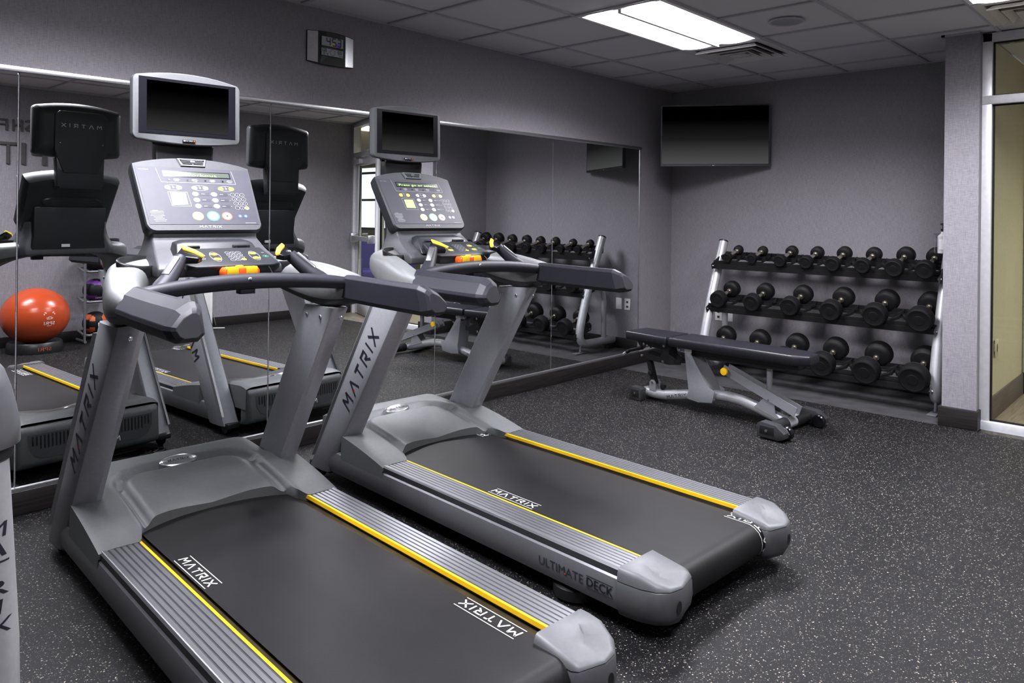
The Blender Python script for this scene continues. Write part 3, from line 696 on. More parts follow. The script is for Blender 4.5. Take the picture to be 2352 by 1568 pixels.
# adjustment ladder: sloping flat bar with knob
m = MB(); p0, p1 = Vector((-.035, -.08, .325)), Vector((-.035, -.60, .135)); d = (p1-p0).normalized(); n = Vector((1, 0, 0)).cross(d).normalized()
for dx in (-.012, .052): m.add([p0+Vector((dx, 0, 0))+n*.03, p1+Vector((dx, 0, 0))+n*.03, p1+Vector((dx, 0, 0))-n*.03, p0+Vector((dx, 0, 0))-n*.03, p0+Vector((dx+.006, 0, 0))+n*.03, p1+Vector((dx+.006, 0, 0))+n*.03, p1+Vector((dx+.006, 0, 0))-n*.03, p0+Vector((dx+.006, 0, 0))-n*.03],
    [(0, 1, 2, 3), (7, 6, 5, 4), (0, 4, 5, 1), (1, 5, 6, 2), (2, 6, 7, 3), (3, 7, 4, 0)])
a, b_ = p0+n*.03, p1+n*.03
m.add([a+Vector((-.012, 0, 0)), b_+Vector((-.012, 0, 0)), b_+Vector((.058, 0, 0)), a+Vector((.058, 0, 0))], [(0, 1, 2, 3)])
m.build('ladder_bar', 'silver', bn, smooth=False)
MB().tube([(-.075, -.115, .318), (-.030, -.115, .318)], .010, 12).lathe([(.014, 0), (.024, .004), (.027, .014), (.024, .024), (0, .027)], (-.072, -.115, .318), (-1, 0, 0), 20, 1).build('adjust_knob', ['silver', 'yellow'], bn)
MB().tube([(.03, -.38, .385), (.03, -.38, .19)], .019, 14).build('support_post', 'silver', bn)
m = MB()
for s in (-1, 1): m.prism([(s*.034, -.31, .115), (s*.034, -.40, .205), (s*.034, -.43, .205), (s*.034, -.45, .18), (s*.034, -.46, .10), (s*.034, -.50, .06)], (s*.006, 0, 0)).lathe([(.011, 0), (.011, .006), (0, .008)], (s*.040, -.415, .178), (s, 0, 0), 10, 1)
m.build('ladder_lug', ['silver', 'bolt'], bn)
# seat linkage
m = MB()
for s in (-1, 1):
    m.prism([(s*.045, .66, .432), (s*.045, .36, .432), (s*.045, .36, .36), (s*.045, .30, .33), (s*.045, .26, .335), (s*.045, .26, .30), (s*.045, .36, .285), (s*.045, .60, .300), (s*.045, .62, .33), (s*.045, .58, .35), (s*.045, .44, .325), (s*.045, .41, .385), (s*.045, .55, .395), (s*.045, .60, .36)], (s*.007, 0, 0))
    for y, z in ((.58, .405), (.55, .395), (.60, .318), (.41, .30), (.40, .415)): m.lathe([(.011, 0), (.011, .006), (0, .008)], (s*.052, y, z), (s, 0, 0), 10, 1)
m.build('seat_bracket', ['black', 'bolt'], bn)
m = MB(); m.prism([(-.02, .60, .325), (-.02, .565, .325), (-.02, .50, .12), (-.02, .54, .12)], (.04, 0, 0)); m.lathe([(.018, 0), (.018, .03), (0, .032)], (-.022, .53, .20), (-1, 0, 0), 14); m.build('seat_link', 'black', bn, bevel=.003)
m = MB()
for s in (-1, 1): m.prism([(s*.026, .49, .07), (s*.026, .49, .13), (s*.026, .505, .15), (s*.026, .53, .15), (s*.026, .545, .13), (s*.026, .545, .07)], (s*.006, 0, 0)).lathe([(.011, 0), (.011, .006), (0, .008)], (s*.032, .518, .13), (s, 0, 0), 10, 1)
m.build('link_lug', ['silver', 'bolt'], bn)
MB().lathe([(.012, 0), (.012, .02), (.022, .022), (.022, .042), (0, .044)], (0, .445, .08), (0, 0, 1), 16).build('stop_knob', 'black', bn)
MB().tube([(-.05, .60, .375), (-.07, .70, .345), (-.075, .73, .325)], .013, 12).tube([(-.075, .728, .326), (-.079, .752, .308)], .0138, 12, 1).build('seat_handle', ['rubber', 'alu'], bn)

# ------------------------------------------------------------------ treadmills
T0 = 1.25
AT = radians(-93.0); BK = Vector((cos(AT), sin(AT), 0))
def treadmill(org, label, marks, msg):
    tm = thing('treadmill', label, 'treadmill', tuple(Vector(org)+BK*T0), radians(-3.0), 'treadmills facing the mirror wall')
    def L(s, t, z): return (s, T0-t, z)
    def Ls(P): return [L(*p) for p in P]
    SX, TX, ZX = Vector((1, 0, 0)), Vector((0, -1, 0)), Vector((0, 0, 1))   # right, backward, up
    # side frames and foot rails
    for s in (-1, 1):
        prof = [(.30, .062), (.425, .058), (.444, .070), (.453, .098), (.454, .140), (.446, .168), (.436, .176), (.30, .176)]
        m = MB().loft([Ls([(s*a, t, b) for a, b in prof]) for t in (.36, 1.2, 2.255)])
        if s == -1:
            X = Vector(L(0, 1, 0))-Vector(L(0, 0, 0))
            m.flat(text_mesh('ULTIMATE'), L(-.4552, 1.880, .108), X, ZX, .029, 1, -1, width=.208)
            m.flat(text_mesh('DECK'), L(-.4554, 2.104, .109), X, ZX, .028, 2, -1, width=.112)
            m.flat(text_mesh('DECK'), L(-.4554, 2.105, .109), X, ZX, .028, 2, -1, width=.112)
            for z in (.103, .142): m.quad(L(-.4554, 2.16, z), X, ZX, .115, .0022, 2)
            m.disc(L(-.4556, 2.005, .113), X, ZX, .003, .003, 3, 10)
        m.build('side_frame', ['side', 'inkgrey' if 0 else 'dkgrey', 'inkdark', 'red'], tm)
        # dark slot under the rail, then the ribbed rail itself
        rb = [(.322, .176), (.440, .176), (.441, .196), (.436, .2025)]
        w = (.433-.322)/6; zt = .2035
        for k in range(6):
            a = .433-k*w; rb += [(a, zt), (a-w*.66, zt), (a-w*.72, zt-.003), (a-w*.96, zt-.003)]
        rb += [(.322, zt)]
        n = len(rb); m = MB(); ra = Ls([(s*a, .80, b) for a, b in rb]); rz_ = Ls([(s*a, 2.25, b) for a, b in rb])
        i0 = len(m.v); m.v += ra+rz_
        for j in range(n):
            q = (j+1) % n; m.f.append((j, q, q+n, j+n))
            z0, z1 = rb[j][1], rb[q][1]; m.m.append(1 if (z0 < zt-.001 and z1 < zt-.001) else 0)
        m.build('foot_rail', ['railalu', 'railgroove'], tm, smooth=False)
        MB().prism(Ls([(s*.311, .80, .190), (s*.322, .80, .190), (s*.322, .80, .2035), (s*.313, .80, .2035)]), tuple(TX*1.45)).build('rail_strip', 'yellow', tm, smooth=False)
        MB().box(min(s*.27, s*.322), max(s*.27, s*.322), T0-2.27, T0-.75, .168, .1765).build('deck_edge', 'brass', tm, smooth=False)
    # belt with roller wrap
    RC, RR, ZB = 2.315, .062, .187
    def bp(u):      # path length from t=.45 along the top, around the rear roller and back
        l0 = RC-.45
        if u <= l0: return .45+u, ZB, (0, 1)
        a = (u-l0)/RR
        if a < pi: return RC+RR*sin(a), ZB-RR+RR*cos(a), (sin(a), cos(a))
        return RC-(u-l0-RR*pi), ZB-2*RR, (0, -1)
    us = [0, .3, .6, .9, 1.2, 1.5, 1.8]+[RC-.45+RR*pi*k/14 for k in range(15)]+[RC-.45+RR*pi+.3, RC-.45+RR*pi+1.6]
    m = MB(); rings = []
    for u in us:
        t, z, _ = bp(u); rings.append([L(-.281, t, z), L(.281, t, z)])
    m.loft(rings, 0, False, False, closed=False)
    for sc, t0, t1, flip in marks:
        def onb(dt, ds, lift=.0009):
            t, z, nn = bp(dt-.45); return L(ds, t+nn[0]*lift, z+nn[1]*lift)
        hh = .030
        v, f = fine(logo_mesh(.42, .18), 3 if t1 > 2.3 else 1); mx = max(p[0] for p in v)
        Lx = t1-t0
        pv = []
        for a, b in v:
            a = .005+a/mx*(Lx-.01); b = (b-.5)*hh
            pv.append(onb(t1-a, sc-b) if flip else onb(t0+a, sc+b))
        # subdivide long quads is not needed on the flat; on the roller letters are short
        m.add(pv, f, 1)
        for ds in (-.026, .026):
            K = 12
            for k in range(K):
                a, b = t0+Lx*k/K, t0+Lx*(k+1)/K
                m.add([onb(a, sc+ds-.0014), onb(b, sc+ds-.0014), onb(b, sc+ds+.0014), onb(a, sc+ds+.0014)], [(0, 1, 2, 3)], 1)
    m.build('running_belt', ['belt', 'ink'], tm, ang=40)
    MB().tube([L(-.279, RC, ZB-RR), L(.279, RC, ZB-RR)], RR-.002, 24).build('roller', 'black', tm)
    # rear end caps
    for s in (-1, 1):
        def outline(g, dz=0):
            P = [(.250+g, 2.235), (.250+g, 2.372-g), (.262+g, 2.390-g), (.345, 2.412-g), (.398-g, 2.402-g), (.432-g, 2.372-g), (.452-g, 2.320-g), (.459-g, 2.26), (.459-g, 2.235)]
            return [(s*a, t) for a, t in P]
        rings = []
        for z, g in ((.052, .030), (.060, .014), (.085, .002), (.120, -.002), (.165, .000), (.170, .003)): rings.append(Ls([(a, t, z) for a, t in outline(g)]))
        m = MB().loft(rings)
        c = L(s*.365, 2.4125, .118); m.disc(c, Vector((s*.12, 0, 0)).normalized() if 0 else SX, ZX, .013, .020, 1)
        rc = m.build('rear_cap', ['capgrey', 'black'], tm, ang=50)
        rings = []
        for z, g in ((.172, .001), (.196, .003), (.2075, .0085), (.2125, .016)):
            rings.append(Ls([(a, t, .172+(z-.172)*max(.12, min(1, 1-max(0, t-2.315)/.105))) for a, t in outline(g)]))
        rings.append([tuple(Vector((p[0], p[1], 0))*.30+Vector(L(s*.352, 2.295, 0))*.70+Vector((0, 0, p[2]+.0006))) for p in rings[-1]])
        MB().loft(rings).build('cap_cover', 'capcover', rc, ang=50)
        MB().lathe([(.05, .008), (.085, .012), (.088, .03), (.088, .05), (.06, .062)], L(s*.36, 1.98, 0), (0, 0, 1), 28).lathe([(.03, 0), (.03, .02)], L(s*.36, 1.98, 0), (0, 0, 1), 16).build('rear_foot', 'black', tm)
        m = MB().lathe([(.012, -.014), (.036, -.014), (.040, -.008), (.040, .008), (.036, .014), (.012, .014)], L(s*.41, .27, .040), (1, 0, 0), 22); m.build('front_wheel', 'gloss', tm)
        MB().box(min(s*.36, s*.44), max(s*.36, s*.44), T0-.40, T0-.20, .045, .075).build('wheel_bracket', 'black', tm, bevel=.008)
    MB().box(-.30, .30, T0-2.2, T0-.3, .075, .115).build('under_pan', 'black', tm, smooth=False)
    # motor hood: swept arms, sunken centre panel
    def hood(u, v):
        """u -1..1 across, v 0..1 front to back -> s,t,z"""
        au = abs(u)
        e = min(1., max(0., (au-.62)/.10)); e = e*e*(3-2*e)
        arcb = .705+.085*(au/.66)**2.6 if au < .68 else .80
        tb = arcb*(1-e)+(.885-.02*(au-.8))*e
        t = .165+(tb-.165)*v
        k_ = min(1., max(0., (t-.41)/.12)); k_ = k_*k_*(3-2*k_)
        s_ = u*(.345+.102*k_)
        q = max(0., (t-.205)/(.885-.205))
        zarm = .296-.012*q-.078*q**2.0
        # rounded bay: signed distance to its edge
        dx, dy = abs(s_)-(.272-.13), (.335+.13)-t
        d = hypot(max(dx, 0), max(dy, 0))+min(max(dx, dy), 0)-.13
        sm = lambda a_, b_, x: (lambda w: w*w*(3-2*w))(min(1., max(0., (x-a_)/(b_-a_))))
        z = zarm-.032*sm(.022, -.008, d)+.024*sm(-.008, -.050, d)-.040*sm(-.0, -.30, d)*q
        z -= .026*(1-sm(.10, .235, t))
        z -= .010*max(0, (au-.86)/.14)**2
        return s_, t, max(z, .186)
    NU, NV = 84, 40
    us_ = [-1+2*k/NU for k in range(NU+1)]; vs_ = [k/NV for k in range(NV+1)]
    m = MB(); V = [L(*hood(a, b)) for b in vs_ for a in us_]
    m.add(V, [(j*(NU+1)+i, j*(NU+1)+i+1, (j+1)*(NU+1)+i+1, (j+1)*(NU+1)+i) for j in range(NV) for i in range(NU)])
    # rear lip, side skirts
    m.add([L(*hood(a, 1)) for a in us_]+[L(hood(a, 1)[0], hood(a, 1)[1]-.004, .178) for a in us_], [(i, i+1, NU+2+i, NU+1+i) for i in range(NU)])
    for sgn in (-1, 1):
        m.add([L(*hood(sgn, b)) for b in vs_]+[L(hood(sgn, b)[0]+sgn*.004, hood(sgn, b)[1], .150) for b in vs_], [(i, i+1, NV+2+i, NV+1+i) for i in range(NV)])
    # front: rounded brow, grille bay, chin
    fp = [(.165, .270), (.150, .262), (.140, .248), (.140, .238), (.128, .100), (.140, .075), (.175, .058), (.30, .055)]
    m.loft([[L(a, t, z) for t, z in fp] for a in (-.325, -.2, 0, .2, .325)], 0, False, False, closed=False)
    for sgn in (-1, 1):
        m.loft([[L(sgn*.325, t, z) for t, z in fp], [L(sgn*.338, t+.008, z-.003 if z > .2 else z) for t, z in fp], [L(sgn*.347, .22 if t < .22 else t, z-.010 if z > .2 else z) for t, z in fp]], 0, False, False, closed=False)
    hd = m.build('motor_hood', 'shroud', tm, ang=60)
    X = -SX; O = Vector(L(0, .131, .165)); up = (Vector(L(0, .140, .238))-Vector(L(0, .128, .100))).normalized()
    g = MB()
    bay = [(-.30, .066), (.30, .066), (.295, .0), (.272, -.040), (.235, -.056), (-.235, -.056), (-.272, -.040), (-.295, 0)]
    N_ = X.cross(up); N_ = N_ if N_.y > 0 else -N_
    g.add([O+X*a+up*b+N_*.0025 for a, b in bay], [tuple(range(8))], 0)
    for k in range(33):
        a = -.278+.556*k/32; lo = -.006 if abs(a) < .25 else .012
        g.box(a-.0036, a+.0036, lo, .058, .002, .0036, 1, fn=lambda x, y, z: tuple(O+X*x+up*y+N_*z))
    g.flat(logo_mesh(.9, .17), O+up*-.047+N_*.0045, X, up, .026, 2, 0)
    g.build('front_grille', ['conbase', 'black', 'ink'], tm, smooth=False)
    e = MB(); o = Vector(L(0, .345, .286)); nx = Vector((0, -.36, 1)).normalized(); yd = Vector((0, 1, .36)).normalized()
    e.lathe([(1, -.02), (1, .002), (.9, .006), (.84, .004), (.80, .005), (0, .0055)], (0, 0, 0), (0, 0, 1), 36)
    e.v = [tuple(o+SX*(x*.076)+yd*(y*.036)+nx*z) for x, y, z in e.v]
    e.flat(logo_mesh(.5, .16), o+nx*.0062-yd*.008, SX, yd, .015, 1, 0, width=.088)
    e.build('emblem', ['alu', 'inkdark'], tm, ang=30)
    # uprights
    for s in (-1, 1):
        def sec(t0, t1, z, so, si): return Ls([(s*so, t0+.018, z), (s*(so+.010), t0+.06, z), (s*(so+.010), t1-.03, z), (s*so, t1, z), (s*(si+.02), t1+.028, z+.004), (s*si, t1+.022, z+.004), (s*si, t0+.015, z), (s*(si+.012), t0, z)])
        zb, zt_ = .060, .965
        rings = [sec(.215+(.765-.215)*k, .405+(.985-.405)*k, zb+(zt_-zb)*k, .449-.024*k, .352-.007*k) for k in (0, .3, .6, 1)]
        m = MB().loft(rings)
        dv = Vector(L(s*.425, .765+.1, zt_))-Vector(L(s*.449, .215+.1, zb)); dv.normalize()
        up = (SX*s).cross(dv)*(1 if s < 0 else 1)
        if up.y < 0 and s < 0: up = -up
        if s > 0: dv, up = -dv, (up if up.y > 0 else -up)
        a0 = Vector(L(s*.4458, .675, .612))
        # letters run up the outer face on the left side, down it on the right
        xa = dv
        m.flat(logo_mesh(.62, .2), a0-up*.046, xa, up, .074, 1, 0, width=.455)
        m.disc(a0-xa*.115-up*.022, xa, up, .007, .007, 2, 12)
        for q in (.40, .80):
            b = Vector(L(s*(.346+.06*q), .985+.024-.02+.004, .925)); 
        for tt in (.82, .93): m.lathe([(.009, 0), (.009, .004), (.004, .006), (0, .006)], L(s*.345, tt-.02, .925), (-s, 0, 0), 10, 3)
        m.lathe([(.009, 0), (.009, .004), (0, .006)], L(s*.39, .988, .925), tuple(TX), 10, 3)
        m.build('upright', ['silver', 'inkdark', 'red', 'bolt'], tm, bevel=.004)
        st = MB(); st.tube([L(s*.44, .25, .075), L(s*.44, .42, .36)], .004, 8); 
        # bright edge strip along the front of the upright
        k0, k1 = .06, .95
        p = lambda k, dt, so: L(s*(so-.024*k), .215+.55*k+dt, zb+(zt_-zb)*k)
        st = MB().loft([[p(k, .000, .454), p(k, .014, .4615), p(k, .022, .450), p(k, -.004, .442)] for k in (k0, k1)]); st.build('edge_strip', 'alu', tm, smooth=False)
    # handle body: silver horns from the console base round to the hand rests
    for s in (-1, 1):
        path = [(.10, .555, 1.138, .070, .034), (.18, .572, 1.130, .082, .042), (.245, .603, 1.116, .084, .050), (.292, .650, 1.100, .078, .060), (.322, .715, 1.082, .068, .070), (.352, .790, 1.066, .064, .080),
                (.378, .870, 1.052, .062, .086), (.401, .950, 1.043, .057, .078), (.421, 1.03, 1.042, .054, .062), (.424, 1.075, 1.040, .044, .046), (.423, 1.17, 1.034, .030, .030)]
        pts_ = []
        for i in range(len(path)-1):
            for k in range(3): pts_.append([path[i][j]+(path[i+1][j]-path[i][j])*k/3 for j in range(5)])
        pts_.append(list(path[-1]))
        for _ in range(2): pts_ = [pts_[0]]+[[(pts_[i-1][j]+2*pts_[i][j]+pts_[i+1][j])/4 for j in range(5)] for i in range(1, len(pts_)-1)]+[pts_[-1]]
        rings = []; ms = []
        NS = 26
        for i, p in enumerate(pts_):
            a, b = pts_[max(i-1, 0)], pts_[min(i+1, len(pts_)-1)]
            ds, dt = b[0]-a[0], b[1]-a[1]; q = hypot(ds, dt); nx, ny = dt/q, -ds/q
            r = []
            for k in range(NS):
                w = 2*pi*k/NS; cw, sw = cos(w), sin(w)
                cx = math.copysign(abs(cw)**.72, cw)*p[3]; cz_ = math.copysign(abs(sw)**.72, sw)*p[4]
                r.append(L(s*(p[0]+nx*cx), p[1]+ny*cx, p[2]+cz_))
            rings.append(r)
        m = MB().loft(rings)
        # dark underside
        for i, f in enumerate(m.f):
            if len(f) == 4:
                ang = ((f[0] % NS)+.5)/NS*360
                if 214 < ang < 326: m.m[i] = 1
        m.build('handle_body', ['silver_body', 'dkgrey'], tm, ang=60)
        # black hand rest
        def sec(t, g, dz=0, sh=.35, ss=0.):
            P = [(.368, 1.012), (.390, .994), (.448, .994), (.466, 1.006), (.478, 1.030), (.475, 1.044), (.440, 1.082), (.402, 1.101), (.384, 1.101), (.370, 1.088)]
            P = [(.422+(a-.422)*(1-g/.056), 1.040+(b-1.040)*(1-g/.056)) for a, b in P]
            return Ls([(s*a, t+sh*(1.101-b)+ss*(a-.368), b+dz) for a, b in P])
        rings = [sec(1.025, .0, 0, 0, .95), sec(1.28, .0, -.004, .1), sec(1.520, .0, -.006), sec(1.550, .011, -.007), sec(1.562, .022, -.008)]
        MB().loft(rings).build('hand_rest', 'grip', tm, bevel=.0015, seg=1, ang=15)
        # recess above the hand grip: small dark slots on the inner face
        m = MB()
        for k in range(3): m.box(min(s*.362, s*.368), max(s*.362, s*.368), T0-(.80+.045*k), T0-(.785+.045*k), 1.0-.006*k, 1.035-.006*k)
        m.build('side_slot', 'black', tm)
        # cup holder
        m = MB(); c = Vector(L(s*.262, .690, 1.150)); dirv = Vector((s*.76, -.65, 0)).normalized(); nrm = Vector((-dirv.y, dirv.x, 0))
        def egg(rs, z, k=1.): return [c+dirv*(cos(2*pi*j/28)*.128*rs)+nrm*(sin(2*pi*j/28)*(.042+.012*cos(2*pi*j/28))*rs)+Vector((0, 0, z+.42*s*sin(2*pi*j/28)*.042)) for j in range(28)]
        m.loft([egg(.98, -.030), egg(1.02, .0), egg(1.02, .010), egg(1.0, .012), egg(.92, .012), egg(.88, .004), egg(.82, -.012)]); m.build('cup_holder', 'black', tm, ang=50)
    # cross bar with centre hub
    pts = [L(.335*k/8, 1.03-.035*(1-(k/8)**2), 1.075+.018*(1-(k/8)**2)) for k in range(-8, 9)]
    MB().tube([L(-.40, 1.032, 1.066)]+pts+[L(.40, 1.032, 1.066)], [.024]+[.026+.003*(1-(abs(k)/8)**2) for k in range(-8, 9)]+[.024], 16).build('cross_bar', 'grip', tm)
    hb = MB().loft([Ls([(a*w, .985+b, z) for a, b in [(-1, -.024), (1, -.024), (1.05, .0), (1, .028), (-1, .028), (-1.05, 0)]]) for z, w in ((1.068, .062), (1.085, .085), (1.106, .092), (1.116, .085))])
    for a, k, c in ((-.045, 'white', 3), (0, 'green', 1), (.045, 'red', 2)):
        hb.disc(L(a, .985, 1.1172), SX, TX, .018, .012, c); hb.disc(L(a, .985, 1.1178), SX, TX, .012, .008, 4)
    hb.lathe([(.008, -.004), (.009, .006), (.004, .014), (0, .015)], L(0, 1.013, 1.102), tuple(TX), 12, 4)
    hb.box(-.028, .028, T0-1.005, T0-.965, 1.048, 1.070)
    hb.build('control_hub', ['grip', 'green', 'redring', 'blue', 'key'], tm, bevel=.003)
    st = MB().loft([Ls([(a*w, .932+b, z) for a, b in [(-1, -.024), (1, -.024), (1.0, .026), (-1.0, .026)]]) for z, w in ((1.100, .066), (1.128, .068), (1.142, .060))])
    so = st.build('stop_button', 'orange', tm, bevel=.006, seg=3)
    MB().box(-.057, -.014, T0-.9605, T0-.934, 1.113, 1.1445).box(.014, .057, T0-.9605, T0-.934, 1.113, 1.1445).build('stop_label', 'yellow', so, bevel=.003)
    MB().lathe([(.015, 0), (.015, .004), (.010, .006), (0, .006)], L(0, .930, 1.1415), (0, 0, 1), 16).build('stop_key', 'yellow', so)
    # toggle grips
    for s in (-1, 1):
        pth = [(.318, 1.010, 1.074), (.292, .992, 1.086), (.262, .968, 1.114), (.232, .942, 1.148), (.206, .919, 1.180)]
        m = MB(); m.tube([L(s*a, b, c) for a, b, c in pth], [.024, .033, .028, .025, .023], 16); tg = m.build('toggle_grip', 'grip', tm)
        top = [(.187, .882, 1.222), (.152, .914, 1.205), (.137, .940, 1.188), (.160, .958, 1.180), (.205, .936, 1.188), (.218, .906, 1.196)]
        bot = [(.180, .886, 1.182), (.152, .908, 1.170), (.139, .938, 1.166), (.162, .954, 1.160), (.205, .936, 1.160), (.214, .908, 1.162)]
        MB().loft([Ls([(s*a, b, c) for a, b, c in q]) for q in (bot, top)]).build('grip_head', 'gloss', tg, bevel=.004, seg=3)
        yk = [(.190, .880, 1.2235), (.153, .912, 1.2065), (.135, .938, 1.190), (.137, .948, 1.187), (.148, .950, 1.188), (.163, .930, 1.199), (.178, .914, 1.207), (.194, .898, 1.214)]
        MB().loft([Ls([(s*a, b, c+dz) for a, b, c in yk]) for dz in (-.008, .004)]).build('speed_key', 'yellowkey', tg, bevel=.003, seg=2)
        a, b = Vector(L(s*.270, .972, 1.112)), Vector(L(s*.216, .926, 1.170)); d = (b-a); nn = Vector(L(s*.55, .55, .62))-Vector(L(0, 0, 0)); nn -= d.normalized()*nn.dot(d.normalized()); nn.normalize(); sd = d.normalized().cross(nn)
        MB().box(0, d.length, -.013, .013, .019, .0275, fn=lambda x, y, z: tuple(a+d.normalized()*x+sd*y+nn*z)).build('pulse_plate', 'railalu', tg, bevel=.003)
    # console base, tray and keypad
    def ring4(sw, t0, t1, z, r=.03, zf=0): return Ls([(-sw, t1, z+zf), (-sw, t0, z), (-sw+r, t0-r*.6, z), (sw-r, t0-r*.6, z), (sw, t0, z), (sw, t1, z+zf)])
    m = MB().loft([ring4(.238, .50, .79, 1.100), ring4(.238, .505, .79, 1.135), ring4(.232, .515, .755, 1.160), ring4(.216, .525, .680, 1.200), ring4(.207, .53, .625, 1.240), ring4(.205, .53, .620, 1.28)])
    m.build('console_base', 'conbase', tm, bevel=.008, seg=3, ang=50)
    # tray wall behind the keypad, keypad slab
    m = MB().loft([Ls([(-.175, .690, 1.150), (.175, .690, 1.150), (.150, .668, 1.228), (.12, .662, 1.236), (-.12, .662, 1.236), (-.150, .668, 1.228)]), Ls([(-.168, .785, 1.150), (.168, .785, 1.150), (.148, .712, 1.222), (.12, .708, 1.228), (-.12, .708, 1.228), (-.148, .712, 1.222)])])
    tn = Vector((0, -.80, .60)); ty = Vector((0, .60, .80))
    m.box(-.118, -.070, T0-.742, T0-.728, 1.203, 1.215, 1); m.box(.055, .125, T0-.746, T0-.730, 1.196, 1.216, 1)
    for a in (.066, .114): m.disc(L(a, .7465, 1.206), SX, ZX, .005, .005, 2, 12)
    m.build('media_tray', ['backgrey', 'gloss', 'black'], tm, bevel=.004)
    kb, kf = (.772, 1.206), (.908, 1.147)
    ky = Vector(L(0, kb[0], kb[1]))-Vector(L(0, kf[0], kf[1])); kl = ky.length; ky.normalize(); kn = SX.cross(ky); kn = kn if kn.z > 0 else -kn; ko = Vector(L(0, (kb[0]+kf[0])/2, (kb[1]+kf[1])/2))
    outl = [(-.150, kl/2), (.150, kl/2), (.172, -kl/2+.03), (.172, -kl/2+.012), (.145, -kl/2), (-.145, -kl/2), (-.172, -kl/2+.012), (-.172, -kl/2+.03)]
    m = MB().loft([[ko+SX*a*.92+ky*b*.9-kn*.050 for a, b in outl], [ko+SX*a*1.03+ky*b*1.03-kn*.022 for a, b in outl], [ko+SX*a*1.03+ky*b*1.03-kn*.006 for a, b in outl], [ko+SX*a+ky*b for a, b in outl]])
    kp = m.build('keypad', 'backgrey', tm, bevel=.003)
    b_ = MB()
    def K(a, b, h=0.0008): return ko+SX*a+ky*b+kn*h
    def pill(x, n_): 
        b_.ring(K(x, 0, .0008), SX, ky, .019, .040, .0014, 0, 28)
        for y in (-.020, .020): b_.disc(K(x, y, .0012), SX, ky, .014, .010, 1); b_.quad(K(x, y, .0018), SX, ky, .008, .0014, 3)
    pill(-.052, 0); pill(.098, 0)
    for r_ in range(4):
        for c_ in range(3):
            p = K(.003+.021*c_, .030-.020*r_, .001); b_.ring(p, SX, ky, .0098, .0088, .0012, 0, 14)
            b_.flat(text_mesh('123456789*0#'[r_*3+c_]), K(.003+.021*c_, .030-.020*r_-.003, .0016), SX, ky, .006, 0)
            if r_ == 3 and c_ == 2: b_.disc(K(.003+.042, -.030, .0018), SX, ky, .009, .008, 1)
    for x, y in ((-.098, .012), (-.105, -.014), (-.128, .0), (-.135, -.02)): b_.ring(K(x, y), SX, ky, .011, .008, .0012, 0, 16); b_.quad(K(x, y, .001), SX, ky, .006, .002, 0)
    b_.ring(K(.140, -.008), SX, ky, .011, .009, .0012, 2, 16); b_.quad(K(.140, .024), SX, ky, .010, .002, 0); b_.disc(K(.140, -.008), SX, ky, .004, .003, 0, 10)
    b_.build('keypad_buttons', ['inkgrey', 'yellowkey', 'green', 'inkdark'], kp, smooth=False)
    # console face
    A0, B0 = Vector(L(0, .468, 1.532)), Vector(L(0, .640, 1.272))
    dn = (B0-A0); CL = dn.length; dn.normalize(); cn = SX.cross(-dn); cn = cn if cn.y < 0 else -cn
    def cface_outline(gx, gt, gb):
        w0, w1 = .232-gx, .222-gx
        P = []
        K_ = 12
        for k in range(K_+1): a = -1+2*k/K_; P.append((a*w0, -gt-.038*(1-a*a)**.9))
        P += [(w0+.001, .004)]
        r = .028
        P += [(w1+.002, CL-r-gb)]+[(w1-r+r*cos(radians(q)), CL-gb-r+r*sin(radians(q))) for q in (22, 45, 67, 90)]
        P += [(-w1+r+r*cos(radians(q)), CL-gb-r+r*sin(radians(q))) for q in (90, 113, 135, 158)]+[(-w1-.002, CL-r-gb), (-w0-.001, .004)]
        return P
    def CF(a, b, h=0.): return A0+SX*a+dn*b+cn*h
    def scaled(P, k, yb, h, dy=0): return [CF(a*k, yb+(b-yb)*k+dy, h) for a, b in P]
    P = cface_outline(0, 0, 0); P1 = cface_outline(-.004, .003, -.003)
    m = MB()
    m.loft([[CF(a, b, 0) for a, b in P], [CF(a, b, -.006) for a, b in P1], [CF(a, b, -.030) for a, b in P1], scaled(P1, .985, .15, -.056), scaled(P1, .93, .15, -.076), scaled(P1, .84, .155, -.084)], ms=[1, 1, 1, 1, 1])
    for i, f in enumerate(m.f):
        if len(f) > 4: m.m[i] = 0 if i == len(m.f)-2 else 1
    # louvre and sticker on the rear
    bx = lambda x, y, z: tuple(CF(x, y, z))
    m.loft([[CF(a*.15, .115+b*.034, -.087) for a, b in rrect(2, 2, .8, 4)], [CF(a*.14, .115+b*.03, -.096) for a, b in rrect(2, 2, .8, 4)]], 1)
    for k in range(4): m.box(-.11, .11, .098+.010*k, .102+.010*k, -.099, -.095, 3, fn=bx)
    m.build('console_housing', ['conface', 'backgrey', 'ink', 'dkgrey'], tm, bevel=.0, ang=32)
    low = MB().loft([Ls([(-.180, .462, 1.36), (.180, .462, 1.36), (.180, .545, 1.36), (-.180, .545, 1.36)]), Ls([(-.176, .480, 1.20), (.176, .480, 1.20), (.176, .56, 1.20), (-.176, .56, 1.20)]), Ls([(-.19, .488, 1.110), (.19, .488, 1.110), (.19, .56, 1.110), (-.19, .56, 1.110)])])
    low.quad(L(-.02, .4815, 1.150), -SX, ZX, .042, .016, 1)
    low.build('rear_cover', ['backgrey', 'ink'], tm, bevel=.006)
    pf = MB(); PW = .2225
    pf.add([CF(-PW*1.02, .012, .0012), CF(PW*1.02, .012, .0012), CF(PW*.965, CL-.026, .0012), CF(-PW*.965, CL-.026, .0012)], [(0, 1, 2, 3)], 0)
    UPV = -dn
    def U(u): return -PW+2*PW*u
    def V_(v): return .014+(CL-.046)*v
    def P3(u, v, h=.0020): return CF(U(u)*(1.02-.055*v), V_(v), h)
